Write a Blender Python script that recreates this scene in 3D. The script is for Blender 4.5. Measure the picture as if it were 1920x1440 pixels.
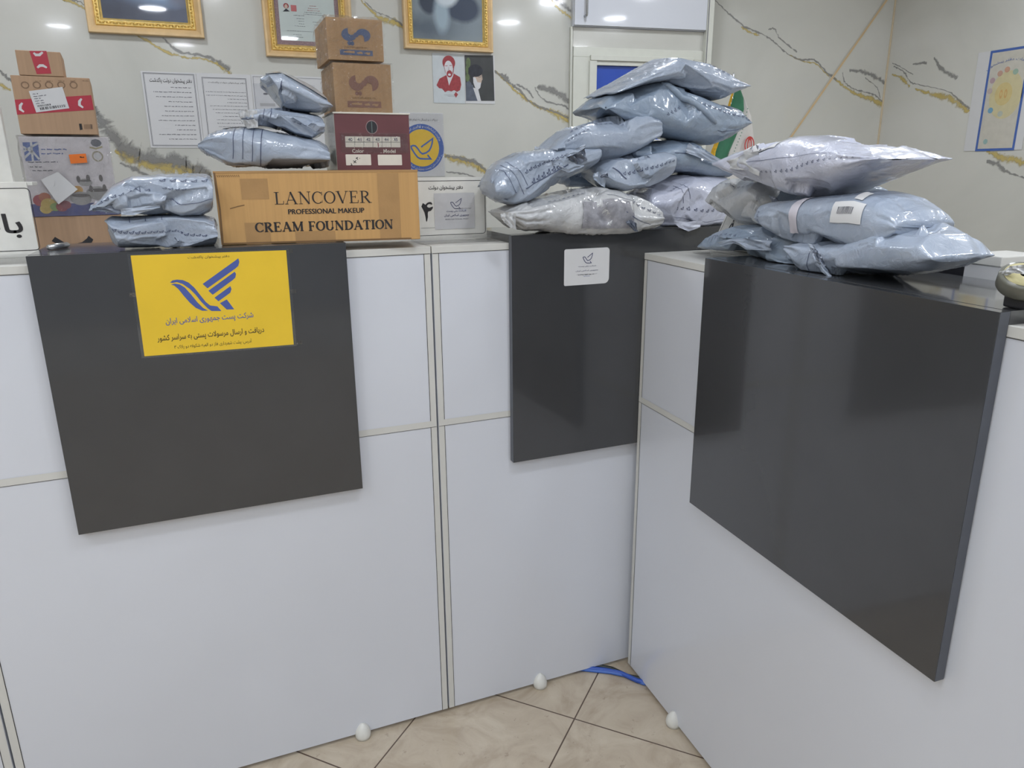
import bpy, math, random
import numpy as np
from mathutils import Vector, Matrix
sc = bpy.context.scene
for o in list(bpy.data.objects): bpy.data.objects.remove(o)
COL = sc.collection
# ------------------------------------------------------------------ camera
FPX, PITCH, ROLL, YAW, EYE = 1381.086, 16.1877, -0.4856, -22.1149, 1.4550
def _cam():
    y = math.radians(YAW); fw = np.array([-math.sin(y), math.cos(y), 0]); rt = np.array([math.cos(y), math.sin(y), 0]); up = np.array([0, 0, 1.])
    c, s = math.cos(math.radians(PITCH)), math.sin(math.radians(PITCH))
    F = fw*c-up*s; U = fw*s+up*c
    c, s = math.cos(math.radians(ROLL)), math.sin(math.radians(ROLL))
    return F, rt*c+U*s, -rt*s+U*c
CF, CR, CU = _cam(); CC = np.array([0, 0, EYE])
cd = bpy.data.cameras.new('camera'); cam = bpy.data.objects.new('camera', cd); COL.objects.link(cam)
cd.sensor_width = 36; cd.lens = FPX/1920*36; cd.clip_start = 0.02
cam.matrix_world = Matrix(((CR[0], CU[0], -CF[0], 0), (CR[1], CU[1], -CF[1], 0), (CR[2], CU[2], -CF[2], EYE), (0, 0, 0, 1)))
sc.camera = cam
# ------------------------------------------------------------------ light and exposure
sc.view_settings.view_transform = 'Standard'; sc.view_settings.look = 'None'; sc.view_settings.gamma = 1
sc.view_settings.use_curve_mapping = False
sc.view_settings.exposure = 0.0
LAMP_W = 84.0          # strength of the round downlight diffusers
SKY_W = 0.35            # cool daylight fill through an added, unseen front window
CEIL = 2.80
w = bpy.data.worlds.new('daylight'); sc.world = w; w.use_nodes = True
bg = w.node_tree.nodes['Background']; bg.inputs[0].default_value = (0.80, 0.88, 1.0, 1); bg.inputs[1].default_value = SKY_W
pl = bpy.data.lights.new('added_window_fill', 'AREA'); pl.shape = 'RECTANGLE'; pl.size = 5.0; pl.size_y = 2.1
pl.cycles.is_portal = True
po = bpy.data.objects.new('added_window_fill', pl); po.location = (0.2, -2.98, 1.35); po.rotation_euler = (math.radians(90), 0, 0); COL.objects.link(po)
# ------------------------------------------------------------------ helpers
def ray(u, v): return CF+CR*(u-960)/FPX-CU*(v-720)/FPX
class Fr:
    """a vertical-ish plane: origin o, x axis, y axis; normal x cross y faces the viewer"""
    def __init__(s, o, x=(1, 0, 0), y=(0, 0, 1)):
        s.o = np.array(o, float); s.x = np.array(x, float); s.x /= np.linalg.norm(s.x); s.y = np.array(y, float); s.y /= np.linalg.norm(s.y); s.n = np.cross(s.x, s.y)
    def p(s, a, b, n=0.): return s.o+s.x*a+s.y*b+s.n*n
    def hit(s, u, v):
        d = ray(u, v); t = np.dot(s.o-CC, s.n)/np.dot(d, s.n); return CC+d*t
    def px(s, u, v):
        P = s.hit(u, v)-s.o; return float(P@s.x), float(P@s.y)
def plane(y, ang=0., x=0.):
    a = math.radians(ang); return Fr((x, y, 0), (math.cos(a), math.sin(a), 0))
def lin(c):
    if isinstance(c, str):
        c = c.lstrip('#'); c = [int(c[i:i+2], 16) for i in (0, 2, 4)]
    c = [x/255 for x in c] if max(c) > 1.0001 else c
    return tuple((x/12.92 if x <= 0.04045 else ((x+0.055)/1.055)**2.4) for x in c)+(1,)
class NT:
    def __init__(s, name):
        s.m = bpy.data.materials.new(name); s.m.use_nodes = True; s.t = s.m.node_tree; s.b = s.t.nodes['Principled BSDF']; s.out = s.t.nodes['Material Output']
    def n(s, k, **kw):
        nd = s.t.nodes.new(k)
        for a, v in kw.items(): setattr(nd, a, v)
        return nd
    def l(s, a, b): s.t.links.new(a, b)
    def math(s, op, a, b=None, clamp=False):
        nd = s.n('ShaderNodeMath', operation=op); nd.use_clamp = clamp
        for i, x in enumerate((a, b)):
            if x is None: continue
            if isinstance(x, (int, float)): nd.inputs[i].default_value = x
            else: s.l(x, nd.inputs[i])
        return nd.outputs[0]
    def noise(s, scale, detail=4, rough=.5, vec=None, dist=0):
        nd = s.n('ShaderNodeTexNoise'); nd.inputs['Scale'].default_value = scale; nd.inputs['Detail'].default_value = detail
        nd.inputs['Roughness'].default_value = rough; nd.inputs['Distortion'].default_value = dist
        s.l(vec if vec is not None else s.co(), nd.inputs['Vector']); return nd.outputs['Fac']
    def co(s, kind='Object'):
        if not hasattr(s, '_co'): s._co = s.n('ShaderNodeTexCoord')
        return s._co.outputs[kind]
    def ramp(s, f, stops):
        nd = s.n('ShaderNodeValToRGB'); e = nd.color_ramp.elements
        while len(e) < len(stops): e.new(.5)
        for i, (p, c) in enumerate(stops): e[i].position = p; e[i].color = c if len(c) == 4 else tuple(c)+(1,)
        s.l(f, nd.inputs[0]); return nd.outputs[0]
    def mix(s, f, a, b):
        nd = s.n('ShaderNodeMix', data_type='RGBA')
        for i, x in ((0, f), (6, a), (7, b)):
            if isinstance(x, (int, float)): nd.inputs[i].default_value = x
            elif isinstance(x, tuple): nd.inputs[i].default_value = x
            else: s.l(x, nd.inputs[i])
        return nd.outputs[2]
    def bump(s, h, strength=.3, dist=.002):
        nd = s.n('ShaderNodeBump'); nd.inputs['Strength'].default_value = strength; nd.inputs['Distance'].default_value = dist
        s.l(h, nd.inputs['Height']); s.l(nd.outputs[0], s.b.inputs['Normal']); return nd
    def base(s, c):
        if isinstance(c, tuple): s.b.inputs['Base Color'].default_value = c
        else: s.l(c, s.b.inputs['Base Color'])
    def set(s, **kw):
        names = dict(rough='Roughness', metal='Metallic', coat='Coat Weight', crough='Coat Roughness', spec='Specular IOR Level', ior='IOR', trans='Transmission Weight', sheen='Sheen Weight')
        for k, v in kw.items(): s.b.inputs[names[k]].default_value = v
def simple(name, c, rough=.5, var=.05, scale=30, bump=0., metal=0., coat=0., crough=.1, spec=.5):
    """plain procedural material: slight mottling, optional fine bump"""
    t = NT(name); c = lin(c); d = tuple(x*(1-var) for x in c[:3])+(1,); e = tuple(min(1, x*(1+var)) for x in c[:3])+(1,)
    t.base(t.ramp(t.noise(scale), [(.3, d), (.7, e)])); t.set(rough=rough, metal=metal, coat=coat, crough=crough, spec=spec)
    if bump: t.bump(t.noise(scale*6, 5), bump)
    return t.m
class MB:
    """collects faces with material slots; build() links them as one mesh object"""
    def __init__(s): s.v = []; s.f = []; s.mi = []; s.sm = []; s.mats = []
    def slot(s, m):
        if m not in s.mats: s.mats.append(m)
        return s.mats.index(m)
    def add(s, vs, fs, m, smooth=False):
        k = len(s.v); s.v += [tuple(map(float, p)) for p in vs]; i = s.slot(m)
        for f in fs: s.f.append(tuple(k+j for j in f)); s.mi.append(i); s.sm.append(smooth)
    def box(s, fr, x0, x1, y0, y1, n0, n1, m):
        vs = [fr.p(x, y, n) for n in (n0, n1) for y in (y0, y1) for x in (x0, x1)]
        s.add(vs, [(0, 2, 3, 1), (4, 5, 7, 6), (0, 1, 5, 4), (2, 6, 7, 3), (0, 4, 6, 2), (1, 3, 7, 5)], m)
    def poly(s, fr, pts, m, n=.0006):
        vs = [fr.p(a, b, n) for a, b in pts]
        A = sum(pts[i][0]*pts[(i+1) % len(pts)][1]-pts[(i+1) % len(pts)][0]*pts[i][1] for i in range(len(pts)))
        f = tuple(range(len(pts))); s.add(vs, [f if A > 0 else f[::-1]], m)
    def ngon(s, fr, pts, m, n=.0006):
        """concave outline, triangulated"""
        from mathutils.geometry import tessellate_polygon
        tr = tessellate_polygon([[Vector((a, b, 0)) for a, b in pts]])
        vs = [fr.p(a, b, n) for a, b in pts]; fs = []
        for t in tr:
            (ax, ay), (bx, by), (cx, cy) = (pts[i] for i in t)
            fs.append(tuple(t) if (bx-ax)*(cy-ay)-(cx-ax)*(by-ay) > 0 else tuple(t)[::-1])
        s.add(vs, fs, m)
    def rect(s, fr, x0, y0, x1, y1, m, n=.0006): s.poly(fr, [(x0, y0), (x1, y0), (x1, y1), (x0, y1)], m, n)
    def rrect(s, fr, x0, y0, x1, y1, r, m, n=.0006, seg=5, rs=None):
        rs = rs or (r,)*4; pts = []
        for k, (cx, cy, a0) in enumerate(((x1, y0, -90), (x1, y1, 0), (x0, y1, 90), (x0, y0, 180))):
            q = rs[k]; ox = cx-q if cx == x1 else cx+q; oy = cy-q if cy == y1 else cy+q
            for i in range(seg+1):
                a = math.radians(a0+90*i/seg); pts.append((ox+q*math.cos(a), oy+q*math.sin(a)))
        s.poly(fr, pts, m, n)
    def ell(s, fr, cx, cy, rx, ry, m, n=.0006, k=40, r0=0):
        if not r0: s.poly(fr, [(cx+rx*math.cos(2*math.pi*i/k), cy+ry*math.sin(2*math.pi*i/k)) for i in range(k)], m, n); return
        o = [fr.p(cx+rx*math.cos(2*math.pi*i/k), cy+ry*math.sin(2*math.pi*i/k), n) for i in range(k)]
        q = [fr.p(cx+rx*r0*math.cos(2*math.pi*i/k), cy+ry*r0*math.sin(2*math.pi*i/k), n) for i in range(k)]
        s.add(o+q, [(i, (i+1) % k, k+(i+1) % k, k+i) for i in range(k)], m)
    def line(s, fr, pts, wd, m, n=.0006, closed=False):
        """flat ribbon along pts; wd a number or one width per point"""
        P = [np.array(p, float) for p in pts]; N = len(P); W = [wd]*N if np.isscalar(wd) else list(wd); L = []; R = []
        for i in range(N):
            a = P[i-1] if (i or closed) else P[i]; b = P[(i+1) % N] if (i < N-1 or closed) else P[i]
            d1 = P[i]-a; d2 = b-P[i]; d1 = d1/(np.linalg.norm(d1)+1e-12); d2 = d2/(np.linalg.norm(d2)+1e-12)
            d = d1+d2; d /= np.linalg.norm(d)+1e-12; q = np.array([-d[1], d[0]])
            c = max(.45, abs(d@(d1 if np.linalg.norm(d1) > .1 else d2))); L.append(P[i]+q*W[i]/2/c); R.append(P[i]-q*W[i]/2/c)
        vs = [fr.p(*x, n) for x in R]+[fr.p(*x, n) for x in L]
        s.add(vs, [(i, (i+1) % N, N+(i+1) % N, N+i) for i in range(N if closed else N-1)], m)
    def rline(s, fr, x0, y0, x1, y1, r, wd, m, n=.0006):
        pts = []
        for cx, cy, a0 in ((x1-r, y0+r, -90), (x1-r, y1-r, 0), (x0+r, y1-r, 90), (x0+r, y0+r, 180)):
            for i in range(5):
                a = math.radians(a0+90*i/4); pts.append((cx+r*math.cos(a), cy+r*math.sin(a)))
        s.line(fr, pts, wd, m, n, True)
    def text(s, fr, txt, x0, y0, x1, y1, m, n=.0006, bold=0., warp=None):
        vs, fs = glyphs(txt, bold)
        a = vs.min(0); b = vs.max(0); vs = (vs-a)/(b-a)
        if warp: q = [fr.p(*warp(x, y), n) for x, y in vs]
        else: q = [fr.p(x0+(x1-x0)*x, y0+(y1-y0)*y, n) for x, y in vs]
        s.add(q, fs, m)
    def tube(s, pts, r, m, k=10, caps=True):
        P = [np.array(p, float) for p in pts]; N = len(P); R = [r]*N if np.isscalar(r) else r; vs = []; up = np.array([0, 0, 1.])
        for i in range(N):
            d = P[min(i+1, N-1)]-P[max(i-1, 0)]; d /= np.linalg.norm(d)
            a = np.cross(d, up); a = a if np.linalg.norm(a) > .05 else np.cross(d, [1, 0, 0]); a /= np.linalg.norm(a); b = np.cross(d, a)
            vs += [P[i]+R[i]*(a*math.cos(2*math.pi*j/k)+b*math.sin(2*math.pi*j/k)) for j in range(k)]
        fs = [(i*k+j, (i+1)*k+j, (i+1)*k+(j+1) % k, i*k+(j+1) % k) for i in range(N-1) for j in range(k)]
        if caps: fs += [tuple(range(k)), tuple(range((N-1)*k, N*k))[::-1]]
        s.add(vs, fs, m, True)
    def lathe(s, o, ax, prof, m, k=24):
        """prof: (distance along ax, radius)"""
        ax = np.array(ax, float); ax /= np.linalg.norm(ax); a = np.cross(ax, [0, 1, 0]); a = a if np.linalg.norm(a) > .1 else np.cross(ax, [1, 0, 0]); a /= np.linalg.norm(a); b = np.cross(ax, a)
        vs = [np.array(o)+ax*h+r*(a*math.cos(2*math.pi*j/k)+b*math.sin(2*math.pi*j/k)) for h, r in prof for j in range(k)]
        fs = [(i*k+j, i*k+(j+1) % k, (i+1)*k+(j+1) % k, (i+1)*k+j) for i in range(len(prof)-1) for j in range(k)]
        s.add(vs, fs, m, True)
    def build(s, name, parent=None, base=None, bevel=0.):
        me = bpy.data.meshes.new(name); V = np.array(s.v)
        if parent is not None: org = np.array(parent['_base'])
        else:
            org = np.array(base, float) if base is not None else np.array([V[:, 0].mean(), V[:, 1].mean(), V[:, 2].min()])
        me.from_pydata((V-org).tolist(), [], s.f)
        for m in s.mats: me.materials.append(m)
        me.polygons.foreach_set('material_index', s.mi); me.polygons.foreach_set('use_smooth', s.sm); me.update()
        o = bpy.data.objects.new(name, me); COL.objects.link(o)
        if parent is not None: o.parent = parent; o['_base'] = [float(x) for x in org]
        else: o.location = org; o['_base'] = [float(x) for x in org]
        if bevel:
            b = o.modifiers.new('bevel', 'BEVEL'); b.width = bevel; b.segments = 2; b.limit_method = 'ANGLE'; b.angle_limit = math.radians(50)
        return o
def thing(name, base, label, cat, group=None):
    o = bpy.data.objects.new(name, None); COL.objects.link(o); o.location = base; o['_base'] = [float(x) for x in base]; o.empty_display_size = .05
    return tag(o, label, cat, group)
def tag(o, label, cat, group=None):
    o['label'] = label; o['category'] = cat
    if group: o['group'] = group
    return o
def struct(o, label=None):
    o['kind'] = 'structure'
    if label: o['label'] = label
    return o
# --- lettering
_cache = {}
def glyphs(txt, bold=0.):
    key = (txt, bold)
    if key in _cache: return _cache[key]
    c = bpy.data.curves.new('lettering', 'FONT'); c.body = txt; c.resolution_u = 3; c.offset = bold; c.fill_mode = 'BOTH'
    o = bpy.data.objects.new('lettering', c); COL.objects.link(o); bpy.context.view_layer.update()
    me = o.to_mesh(); v = np.array([(p.co.x, p.co.y) for p in me.vertices]); f = []
    for p in me.polygons:
        q = tuple(p.vertices); A = sum(v[q[i]][0]*v[q[(i+1) % len(q)]][1]-v[q[(i+1) % len(q)]][0]*v[q[i]][1] for i in range(len(q)))
        f.append(q if A > 0 else q[::-1])
    o.to_mesh_clear(); bpy.data.objects.remove(o); bpy.data.curves.remove(c)
    _cache[key] = (v, f); return v, f
_AR = {'ب': 0xFE8F, 'ت': 0xFE95, 'ج': 0xFE9D, 'ح': 0xFEA1, 'خ': 0xFEA5, 'س': 0xFEB1, 'ش': 0xFEB5, 'ص': 0xFEB9, 'ف': 0xFED1, 'ق': 0xFED5, 'ل': 0xFEDD, 'م': 0xFEE1, 'ن': 0xFEE5, 'ه': 0xFEE9, 'ی': 0xFBFC, 'پ': 0xFB56, 'ک': 0xFB8E, 'گ': 0xFB92, 'ع': 0xFEC9, 'ط': 0xFEC1}
_AR2 = {'ا': 0xFE8D, 'آ': 0xFE81, 'د': 0xFEA9, 'ر': 0xFEAD, 'ز': 0xFEAF, 'و': 0xFEED}
def farsi(t):
    """joined letter forms, laid out right to left"""
    out = []; i = 0; prev = False
    while i < len(t):
        ch = t[i]; nx = t[i+1] if i+1 < len(t) else ' '
        if ch == 'ل' and nx == 'ا': out.append(chr(0xFEFC if prev else 0xFEFB)); prev = False; i += 2; continue
        if ch in _AR:
            j = nx in _AR or nx in _AR2; out.append(chr(_AR[ch]+(3 if prev and j else 1 if prev else 2 if j else 0))); prev = True if j else False
        elif ch in _AR2: out.append(chr(_AR2[ch]+(1 if prev else 0))); prev = False
        else: out.append(ch); prev = False
        i += 1
    return ''.join(out[::-1])
def serif(mb, fr, txt, x0, y0, x1, y1, m, th=.15, tn=.05, n=.0006):
    def arc(cx, cy, rx, ry, a0, a1, k=14): return [(cx+rx*math.cos(math.radians(a0+(a1-a0)*i/k)), cy+ry*math.sin(math.radians(a0+(a1-a0)*i/k))) for i in range(k+1)]
    def arcw(cx, cy, rx, ry, a0, a1):
        p = arc(cx, cy, rx, ry, a0, a1); w_ = [tn+(th-tn)*abs(math.cos(math.radians(a0+(a1-a0)*i/14)))**1.5 for i in range(15)]; return (p, w_)
    h = tn*.5; T, B = 1-h, h
    def ser(x, y, w_=.3): return ([(x-w_/2, y), (x+w_/2, y)], tn)
    G = {
     'A': ([([(.1, 0), (.43, 1)], tn), ([(.40, 1), (.76, 0)], th), ([(.2, .33), (.64, .33)], tn), ser(.1, B, .24), ser(.76, B, .3)], .9),
     'C': ([arcw(.42, .5, .36, .5-h, 48, 312), ([(.72, .68), (.72, .97)], tn), ([(.72, .08), (.72, .28)], tn*.8)], .8),
     'D': ([([(.16, 0), (.16, 1)], th), arcw(.3, .5, .46, .5-h, -90, 90), ([(.0, T), (.3, T)], tn), ([(.0, B), (.3, B)], tn)], .86),
     'E': ([([(.16, 0), (.16, 1)], th), ([(0, T), (.6, T)], tn), ([(.16, .52), (.46, .52)], tn), ([(0, B), (.64, B)], tn), ([(.6, T), (.6, .76)], tn), ([(.64, B), (.66, .26)], tn), ([(.46, .4), (.46, .64)], tn)], .74),
     'F': ([([(.16, 0), (.16, 1)], th), ([(0, T), (.6, T)], tn), ([(.16, .5), (.46, .5)], tn), ser(.16, B, .34), ([(.6, T), (.6, .76)], tn), ([(.46, .38), (.46, .62)], tn)], .68),
     'I': ([([(.18, 0), (.18, 1)], th), ser(.18, T, .36), ser(.18, B, .36)], .36),
     'L': ([([(.16, 0), (.16, 1)], th), ser(.16, T, .34), ([(0, B), (.62, B)], tn), ([(.61, B), (.63, .28)], tn)], .68),
     'M': ([([(.14, 0), (.14, 1)], tn), ([(.14, 1), (.52, .05)], th), ([(.5, .05), (.9, 1)], tn), ([(.9, 0), (.9, 1)], th), ser(.14, B, .26), ser(.9, B, .32), ser(.1, T, .2), ser(.94, T, .24)], 1.1),
     'N': ([([(.14, 0), (.14, 1)], tn), ([(.12, 1), (.74, 0)], th), ([(.74, 0), (.74, 1)], tn), ser(.14, B, .26), ser(.74, T, .26), ser(.08, T, .18)], .9),
     'O': ([arcw(.42, .5, .36, .5-h, 0, 180), arcw(.42, .5, .36, .5-h, 180, 360)], .84),
     'R': ([([(.16, 0), (.16, 1)], th), arcw(.3, .75, .28, .25-h, -90, 90), ([(0, T), (.3, T)], tn), ([(.16, .5), (.3, .5)], tn), ([(.36, .5), (.7, 0)], th), ser(.16, B, .34), ser(.76, B, .2)], .84),
     'T': ([([(.36, 0), (.36, 1)], th), ([(.02, T), (.7, T)], tn), ([(.03, T), (.03, .76)], tn), ([(.69, T), (.69, .76)], tn), ser(.36, B, .36)], .74),
     'U': ([([(.16, 1), (.16, .35)], th), arcw(.43, .35, .27, .35-h, 180, 360), ([(.7, 1), (.7, .35)], tn), ser(.16, T, .34), ser(.7, T, .26)], .88),
     'V': ([([(.12, 1), (.46, 0)], th), ([(.43, 0), (.76, 1)], tn), ser(.12, T, .3), ser(.76, T, .24)], .88)}
    wd = sum(G[c][1]+.06 if c != ' ' else .42 for c in txt)-.06; sx = (x1-x0)/wd; sy = y1-y0; x = x0; k = .5*(sx+sy)
    for c in txt:
        if c == ' ': x += .42*sx; continue
        st, adv = G[c]
        for pts, wdt in st: mb.line(fr, [(x+a*sx, y0+b*sy) for a, b in pts], [q*k for q in wdt] if isinstance(wdt, list) else wdt*k, m, n)
        x += (adv+.06)*sx
def words(mb, fr, x0, x1, y, h, m, seed, right=True, n=.0006, fill=.8):
    """a line of print too small to read in the photo: short dark dashes"""
    r = random.Random(seed); x = 0; L = (x1-x0)*fill
    while x < L:
        w_ = r.uniform(1.2, 4.)*h; w_ = min(w_, L-x)
        a, b = (x1-x-w_, x1-x) if right else (x0+x, x0+x+w_)
        if w_ > .4*h:
            k = 4; pts = [(a+(b-a)*i/k, y+r.uniform(-.18, .18)*h) for i in range(k+1)]; mb.line(fr, pts, [h*r.uniform(.25, .6) for _ in pts], m, n)
        x += w_+.7*h
def post_bird(mb, fr, x0, y0, x1, y1, m, wd, n=.0006):
    P = [(815, 440), (970, 315), (962, 380), (945, 440), (920, 490), (880, 522), (830, 540), (800, 515), (770, 460), (740, 422), (710, 418), (685, 428), (690, 460), (730, 540), (765, 590), (795, 610), (860, 614), (935, 614), (895, 555)]
    mb.line(fr, [(x0+(x1-x0)*(a-680)/290, y0+(y1-y0)*(614-b)/299) for a, b in P], wd, m, n)
# ------------------------------------------------------------------ materials
def marble():
    t = NT('polished_marble'); n = t.noise(.9, 6, .55, dist=.8); c = t.ramp(n, [(.3, lin((196, 196, 188))), (.55, lin((210, 209, 201))), (.75, lin((218, 217, 210)))])
    t.base(c); t.set(rough=.12, spec=.5, coat=.35, crough=.04); return t.m
def floor_mat():
    # 40 cm tiles laid at 46.6 degrees, grout lines and dirt
    t = NT('floor_tiles'); mp = t.n('ShaderNodeMapping'); t.l(t.co(), mp.inputs[0]); a = math.radians(TILE_ANG)
    mp.inputs['Rotation'].default_value = (0, 0, -a); c, s = math.cos(-a), math.sin(-a); X, Y = TILE_O
    mp.inputs['Location'].default_value = (-(c*X-s*Y), -(s*X+c*Y), 0)
    sp = t.n('ShaderNodeSeparateXYZ'); t.l(mp.outputs[0], sp.inputs[0]); g = None; ids = []
    for ax in (0, 1):
        q = t.math('DIVIDE', sp.outputs[ax], TILE); fr = t.math('FRACT', t.math('ADD', q, 100.)); ids.append(t.math('FLOOR', q))
        d = t.math('MINIMUM', fr, t.math('SUBTRACT', 1., fr)); e = t.math('LESS_THAN', d, .0048); g = e if g is None else t.math('MAXIMUM', g, e)
    cb = t.n('ShaderNodeCombineXYZ'); t.l(ids[0], cb.inputs[0]); t.l(ids[1], cb.inputs[1])
    wn = t.n('ShaderNodeTexWhiteNoise'); t.l(cb.outputs[0], wn.inputs['Vector'])
    n1 = t.noise(7, 8, .62, dist=1.2); n2 = t.noise(38, 6, .7)
    c1 = t.ramp(n1, [(.32, lin((170, 155, 134))), (.5, lin((188, 174, 154))), (.68, lin((200, 188, 168)))])
    c2 = t.mix(t.math('MULTIPLY', t.math('LESS_THAN', n2, .36), .35), c1, lin((128, 112, 94)))
    c3 = t.mix(t.math('MULTIPLY', wn.outputs[0], .12), c2, lin((150, 136, 118)))
    t.base(t.mix(g, c3, lin((84, 68, 56)))); t.set(rough=.2, spec=.5, coat=.3, crough=.06); t.bump(t.math('SUBTRACT', 1., g), .4, .001); return t.m
TILE, TILE_ANG, TILE_O = .405, -46.6, (.79, 1.507)
M = {}
M['marble'] = marble(); M['floor'] = floor_mat()
def vein(name, c, thr, sc_):
    t = NT(name); n = t.noise(sc_, 6, .65, dist=.6); tr = t.n('ShaderNodeBsdfTransparent'); mx = t.n('ShaderNodeMixShader')
    t.base(lin(c)); t.set(rough=.15, coat=.3)
    uv = t.n('ShaderNodeUVMap'); sp = t.n('ShaderNodeSeparateXYZ'); t.l(uv.outputs[0], sp.inputs[0])
    edge = t.math('SUBTRACT', 1., t.math('MULTIPLY', t.math('ABSOLUTE', t.math('SUBTRACT', sp.outputs[1], .5)), 2.))
    f = t.math('MULTIPLY', t.math('SUBTRACT', t.math('ADD', n, t.math('MULTIPLY', edge, .5)), thr), 3.2, True)
    t.l(t.math('MULTIPLY', f, .78), mx.inputs[0]); t.l(tr.outputs[0], mx.inputs[1]); t.l(t.b.outputs[0], mx.inputs[2]); t.l(mx.outputs[0], t.out.inputs[0]); return t.m
M['vein_grey'] = vein('marble_vein_grey', (146, 145, 142), .62, 22); M['vein_gold'] = vein('marble_vein_gold', (206, 184, 108), .64, 30)
M['ceiling'] = simple('ceiling_paint', (225, 225, 222), .8)
M['white'] = simple('white_gloss_board', (214, 217, 224), .3, .01, 4, coat=.5, crough=.05)
M['edge'] = simple('white_edge_band', (210, 209, 203), .4, .02, 10)
M['seam'] = simple('seam_dark_gap', (60, 58, 54), .9)  # flat dark joint lines between the boards
M['black'] = simple('charcoal_gloss_board', (58, 59, 61), .25, .06, 6, coat=.8, crough=.07)
M['bedge'] = simple('charcoal_edge_band', (86, 90, 98), .35)
M['plastic_w'] = simple('white_plastic', (222, 221, 214), .35)
M['upvc'] = simple('cream_upvc', (214, 215, 204), .35, .02, coat=.2)
M['paper'] = simple('white_paper', (212, 212, 212), .6, .01)
M['ink'] = simple('black_ink', (38, 36, 38), .6)
M['inkgrey'] = simple('faded_ink', (105, 105, 112), .6)
M['inkblue'] = simple('navy_ink', (44, 48, 96), .5)
M['inkpost'] = simple('post_blue_ink', (74, 92, 160), .5)
M['yellow'] = simple('yellow_laminated_print', (234, 196, 50), .35, .04, 8, coat=.25, crough=.12)
M['gold'] = simple('gold_leaf', (236, 204, 124), .28, .15, 60, .5, metal=.5)
M['gold2'] = simple('gold_moulding', (222, 190, 142), .35, .08, 25, metal=.15)
M['alu'] = simple('brushed_metal', (200, 202, 205), .25, metal=.9)
M['clear'] = None
def card(name, c, fl=.06):
    t = NT(name); c = lin(c); mp = t.n('ShaderNodeMapping'); t.l(t.co(), mp.inputs[0]); mp.inputs['Scale'].default_value = (160, 160, 3)
    n = t.noise(1, 3, .5, mp.outputs[0]); n2 = t.noise(6, 5); d = tuple(x*(1-fl) for x in c[:3])+(1,); e = tuple(x*(1+fl) for x in c[:3])+(1,)
    a = t.ramp(n, [(.3, d), (.7, e)]); t.base(t.mix(t.math('MULTIPLY', n2, .25), a, tuple(x*.8 for x in c[:3])+(1,))); t.set(rough=.7); t.bump(n, .15, .0008); return t.m
M['card'] = card('brown_cardboard', (194, 152, 96)); M['card2'] = card('dull_cardboard', (180, 148, 118)); M['card3'] = card('kraft_cardboard', (184, 150, 112))
M['carded'] = simple('torn_cardboard_edge', (120, 92, 62), .9)
M['tape'] = simple('brown_packing_tape', (172, 134, 86), .25, .06, 30, .2, coat=.6)
M['burg'] = simple('burgundy_cardboard', (100, 56, 59), .45, .08, 20, .1, coat=.3, crough=.2)
M['boxwhite'] = simple('box_white_print', (215, 210, 198), .55)
M['red'] = simple('red_tape', (178, 44, 62), .4, .05, coat=.3)
M['dark'] = simple('dark_plastic', (42, 42, 46), .4)
M['blue'] = simple('blue_pane', (36, 76, 176), .3, .04, 3, coat=.3)
def film(name, dens=.06, sc_=26, st=1., dist=.01):
    """clear crinkled plastic: see-through with glossy highlights"""
    t = NT(name); tr = t.n('ShaderNodeBsdfTransparent'); gl = t.n('ShaderNodeBsdfGlossy'); gl.inputs['Roughness'].default_value = .07
    mx = t.n('ShaderNodeMixShader'); lw = t.n('ShaderNodeLayerWeight'); lw.inputs[0].default_value = .35
    n = t.noise(sc_, 5, .6, dist=1.5); bp = t.n('ShaderNodeBump'); bp.inputs['Strength'].default_value = st; bp.inputs['Distance'].default_value = dist; t.l(n, bp.inputs['Height'])
    t.l(bp.outputs[0], gl.inputs['Normal']); t.l(bp.outputs[0], lw.inputs['Normal'])
    f = t.math('ADD', t.math('MULTIPLY', lw.outputs['Fresnel'], .45), dens, True); t.l(f, mx.inputs[0]); t.l(tr.outputs[0], mx.inputs[1]); t.l(gl.outputs[0], mx.inputs[2]); t.l(mx.outputs[0], t.out.inputs[0]); return t.m
M['film'] = film('clear_packing_film', .05, 34, 1., .05); M['acrylic'] = film('clear_acrylic', .05, 2, .05); M['glass'] = film('window_glass', .03, 1, 0.)
def bagmat(name, c, c2, bump=.95, crough=.1):
    t = NT(name); n = t.noise(9, 5, .6, dist=.7); n2 = t.noise(46, 4, .6, dist=1.2); t.base(t.ramp(n, [(.35, lin(c)), (.65, lin(c2))]))
    t.set(rough=.34, coat=.9, crough=crough, spec=.5); mp = t.n('ShaderNodeMapping'); t.l(t.co(), mp.inputs[0]); mp.inputs['Rotation'].default_value = (.3, .5, .4); mp.inputs['Scale'].default_value = (1, 1.6, 2.6)
    rg = t.n('ShaderNodeTexNoise', noise_type='RIDGED_MULTIFRACTAL'); rg.inputs['Scale'].default_value = 7; rg.inputs['Detail'].default_value = 3; rg.inputs['Roughness'].default_value = .45; rg.inputs['Distortion'].default_value = .4; t.l(mp.outputs[0], rg.inputs['Vector'])
    t.bump(t.math('ADD', t.math('MULTIPLY', n2, .35), t.math('MULTIPLY', rg.outputs[0], .55)), bump, .008); return t.m
M['bag'] = bagmat('grey_blue_polythene', (150, 162, 179), (168, 178, 193)); M['bagd'] = bagmat('slate_polythene', (130, 146, 165), (148, 162, 178))
M['bagw'] = bagmat('pale_lilac_polythene', (188, 192, 208), (206, 209, 222), .85); M['bagt'] = bagmat('milky_clear_polythene', (176, 178, 180), (204, 205, 205), .9, .08)
M['bagin'] = bagmat('dark_polythene_fold', (70, 78, 94), (96, 106, 122)); M['print'] = simple('bag_print_navy', (66, 74, 102), .4)
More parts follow.
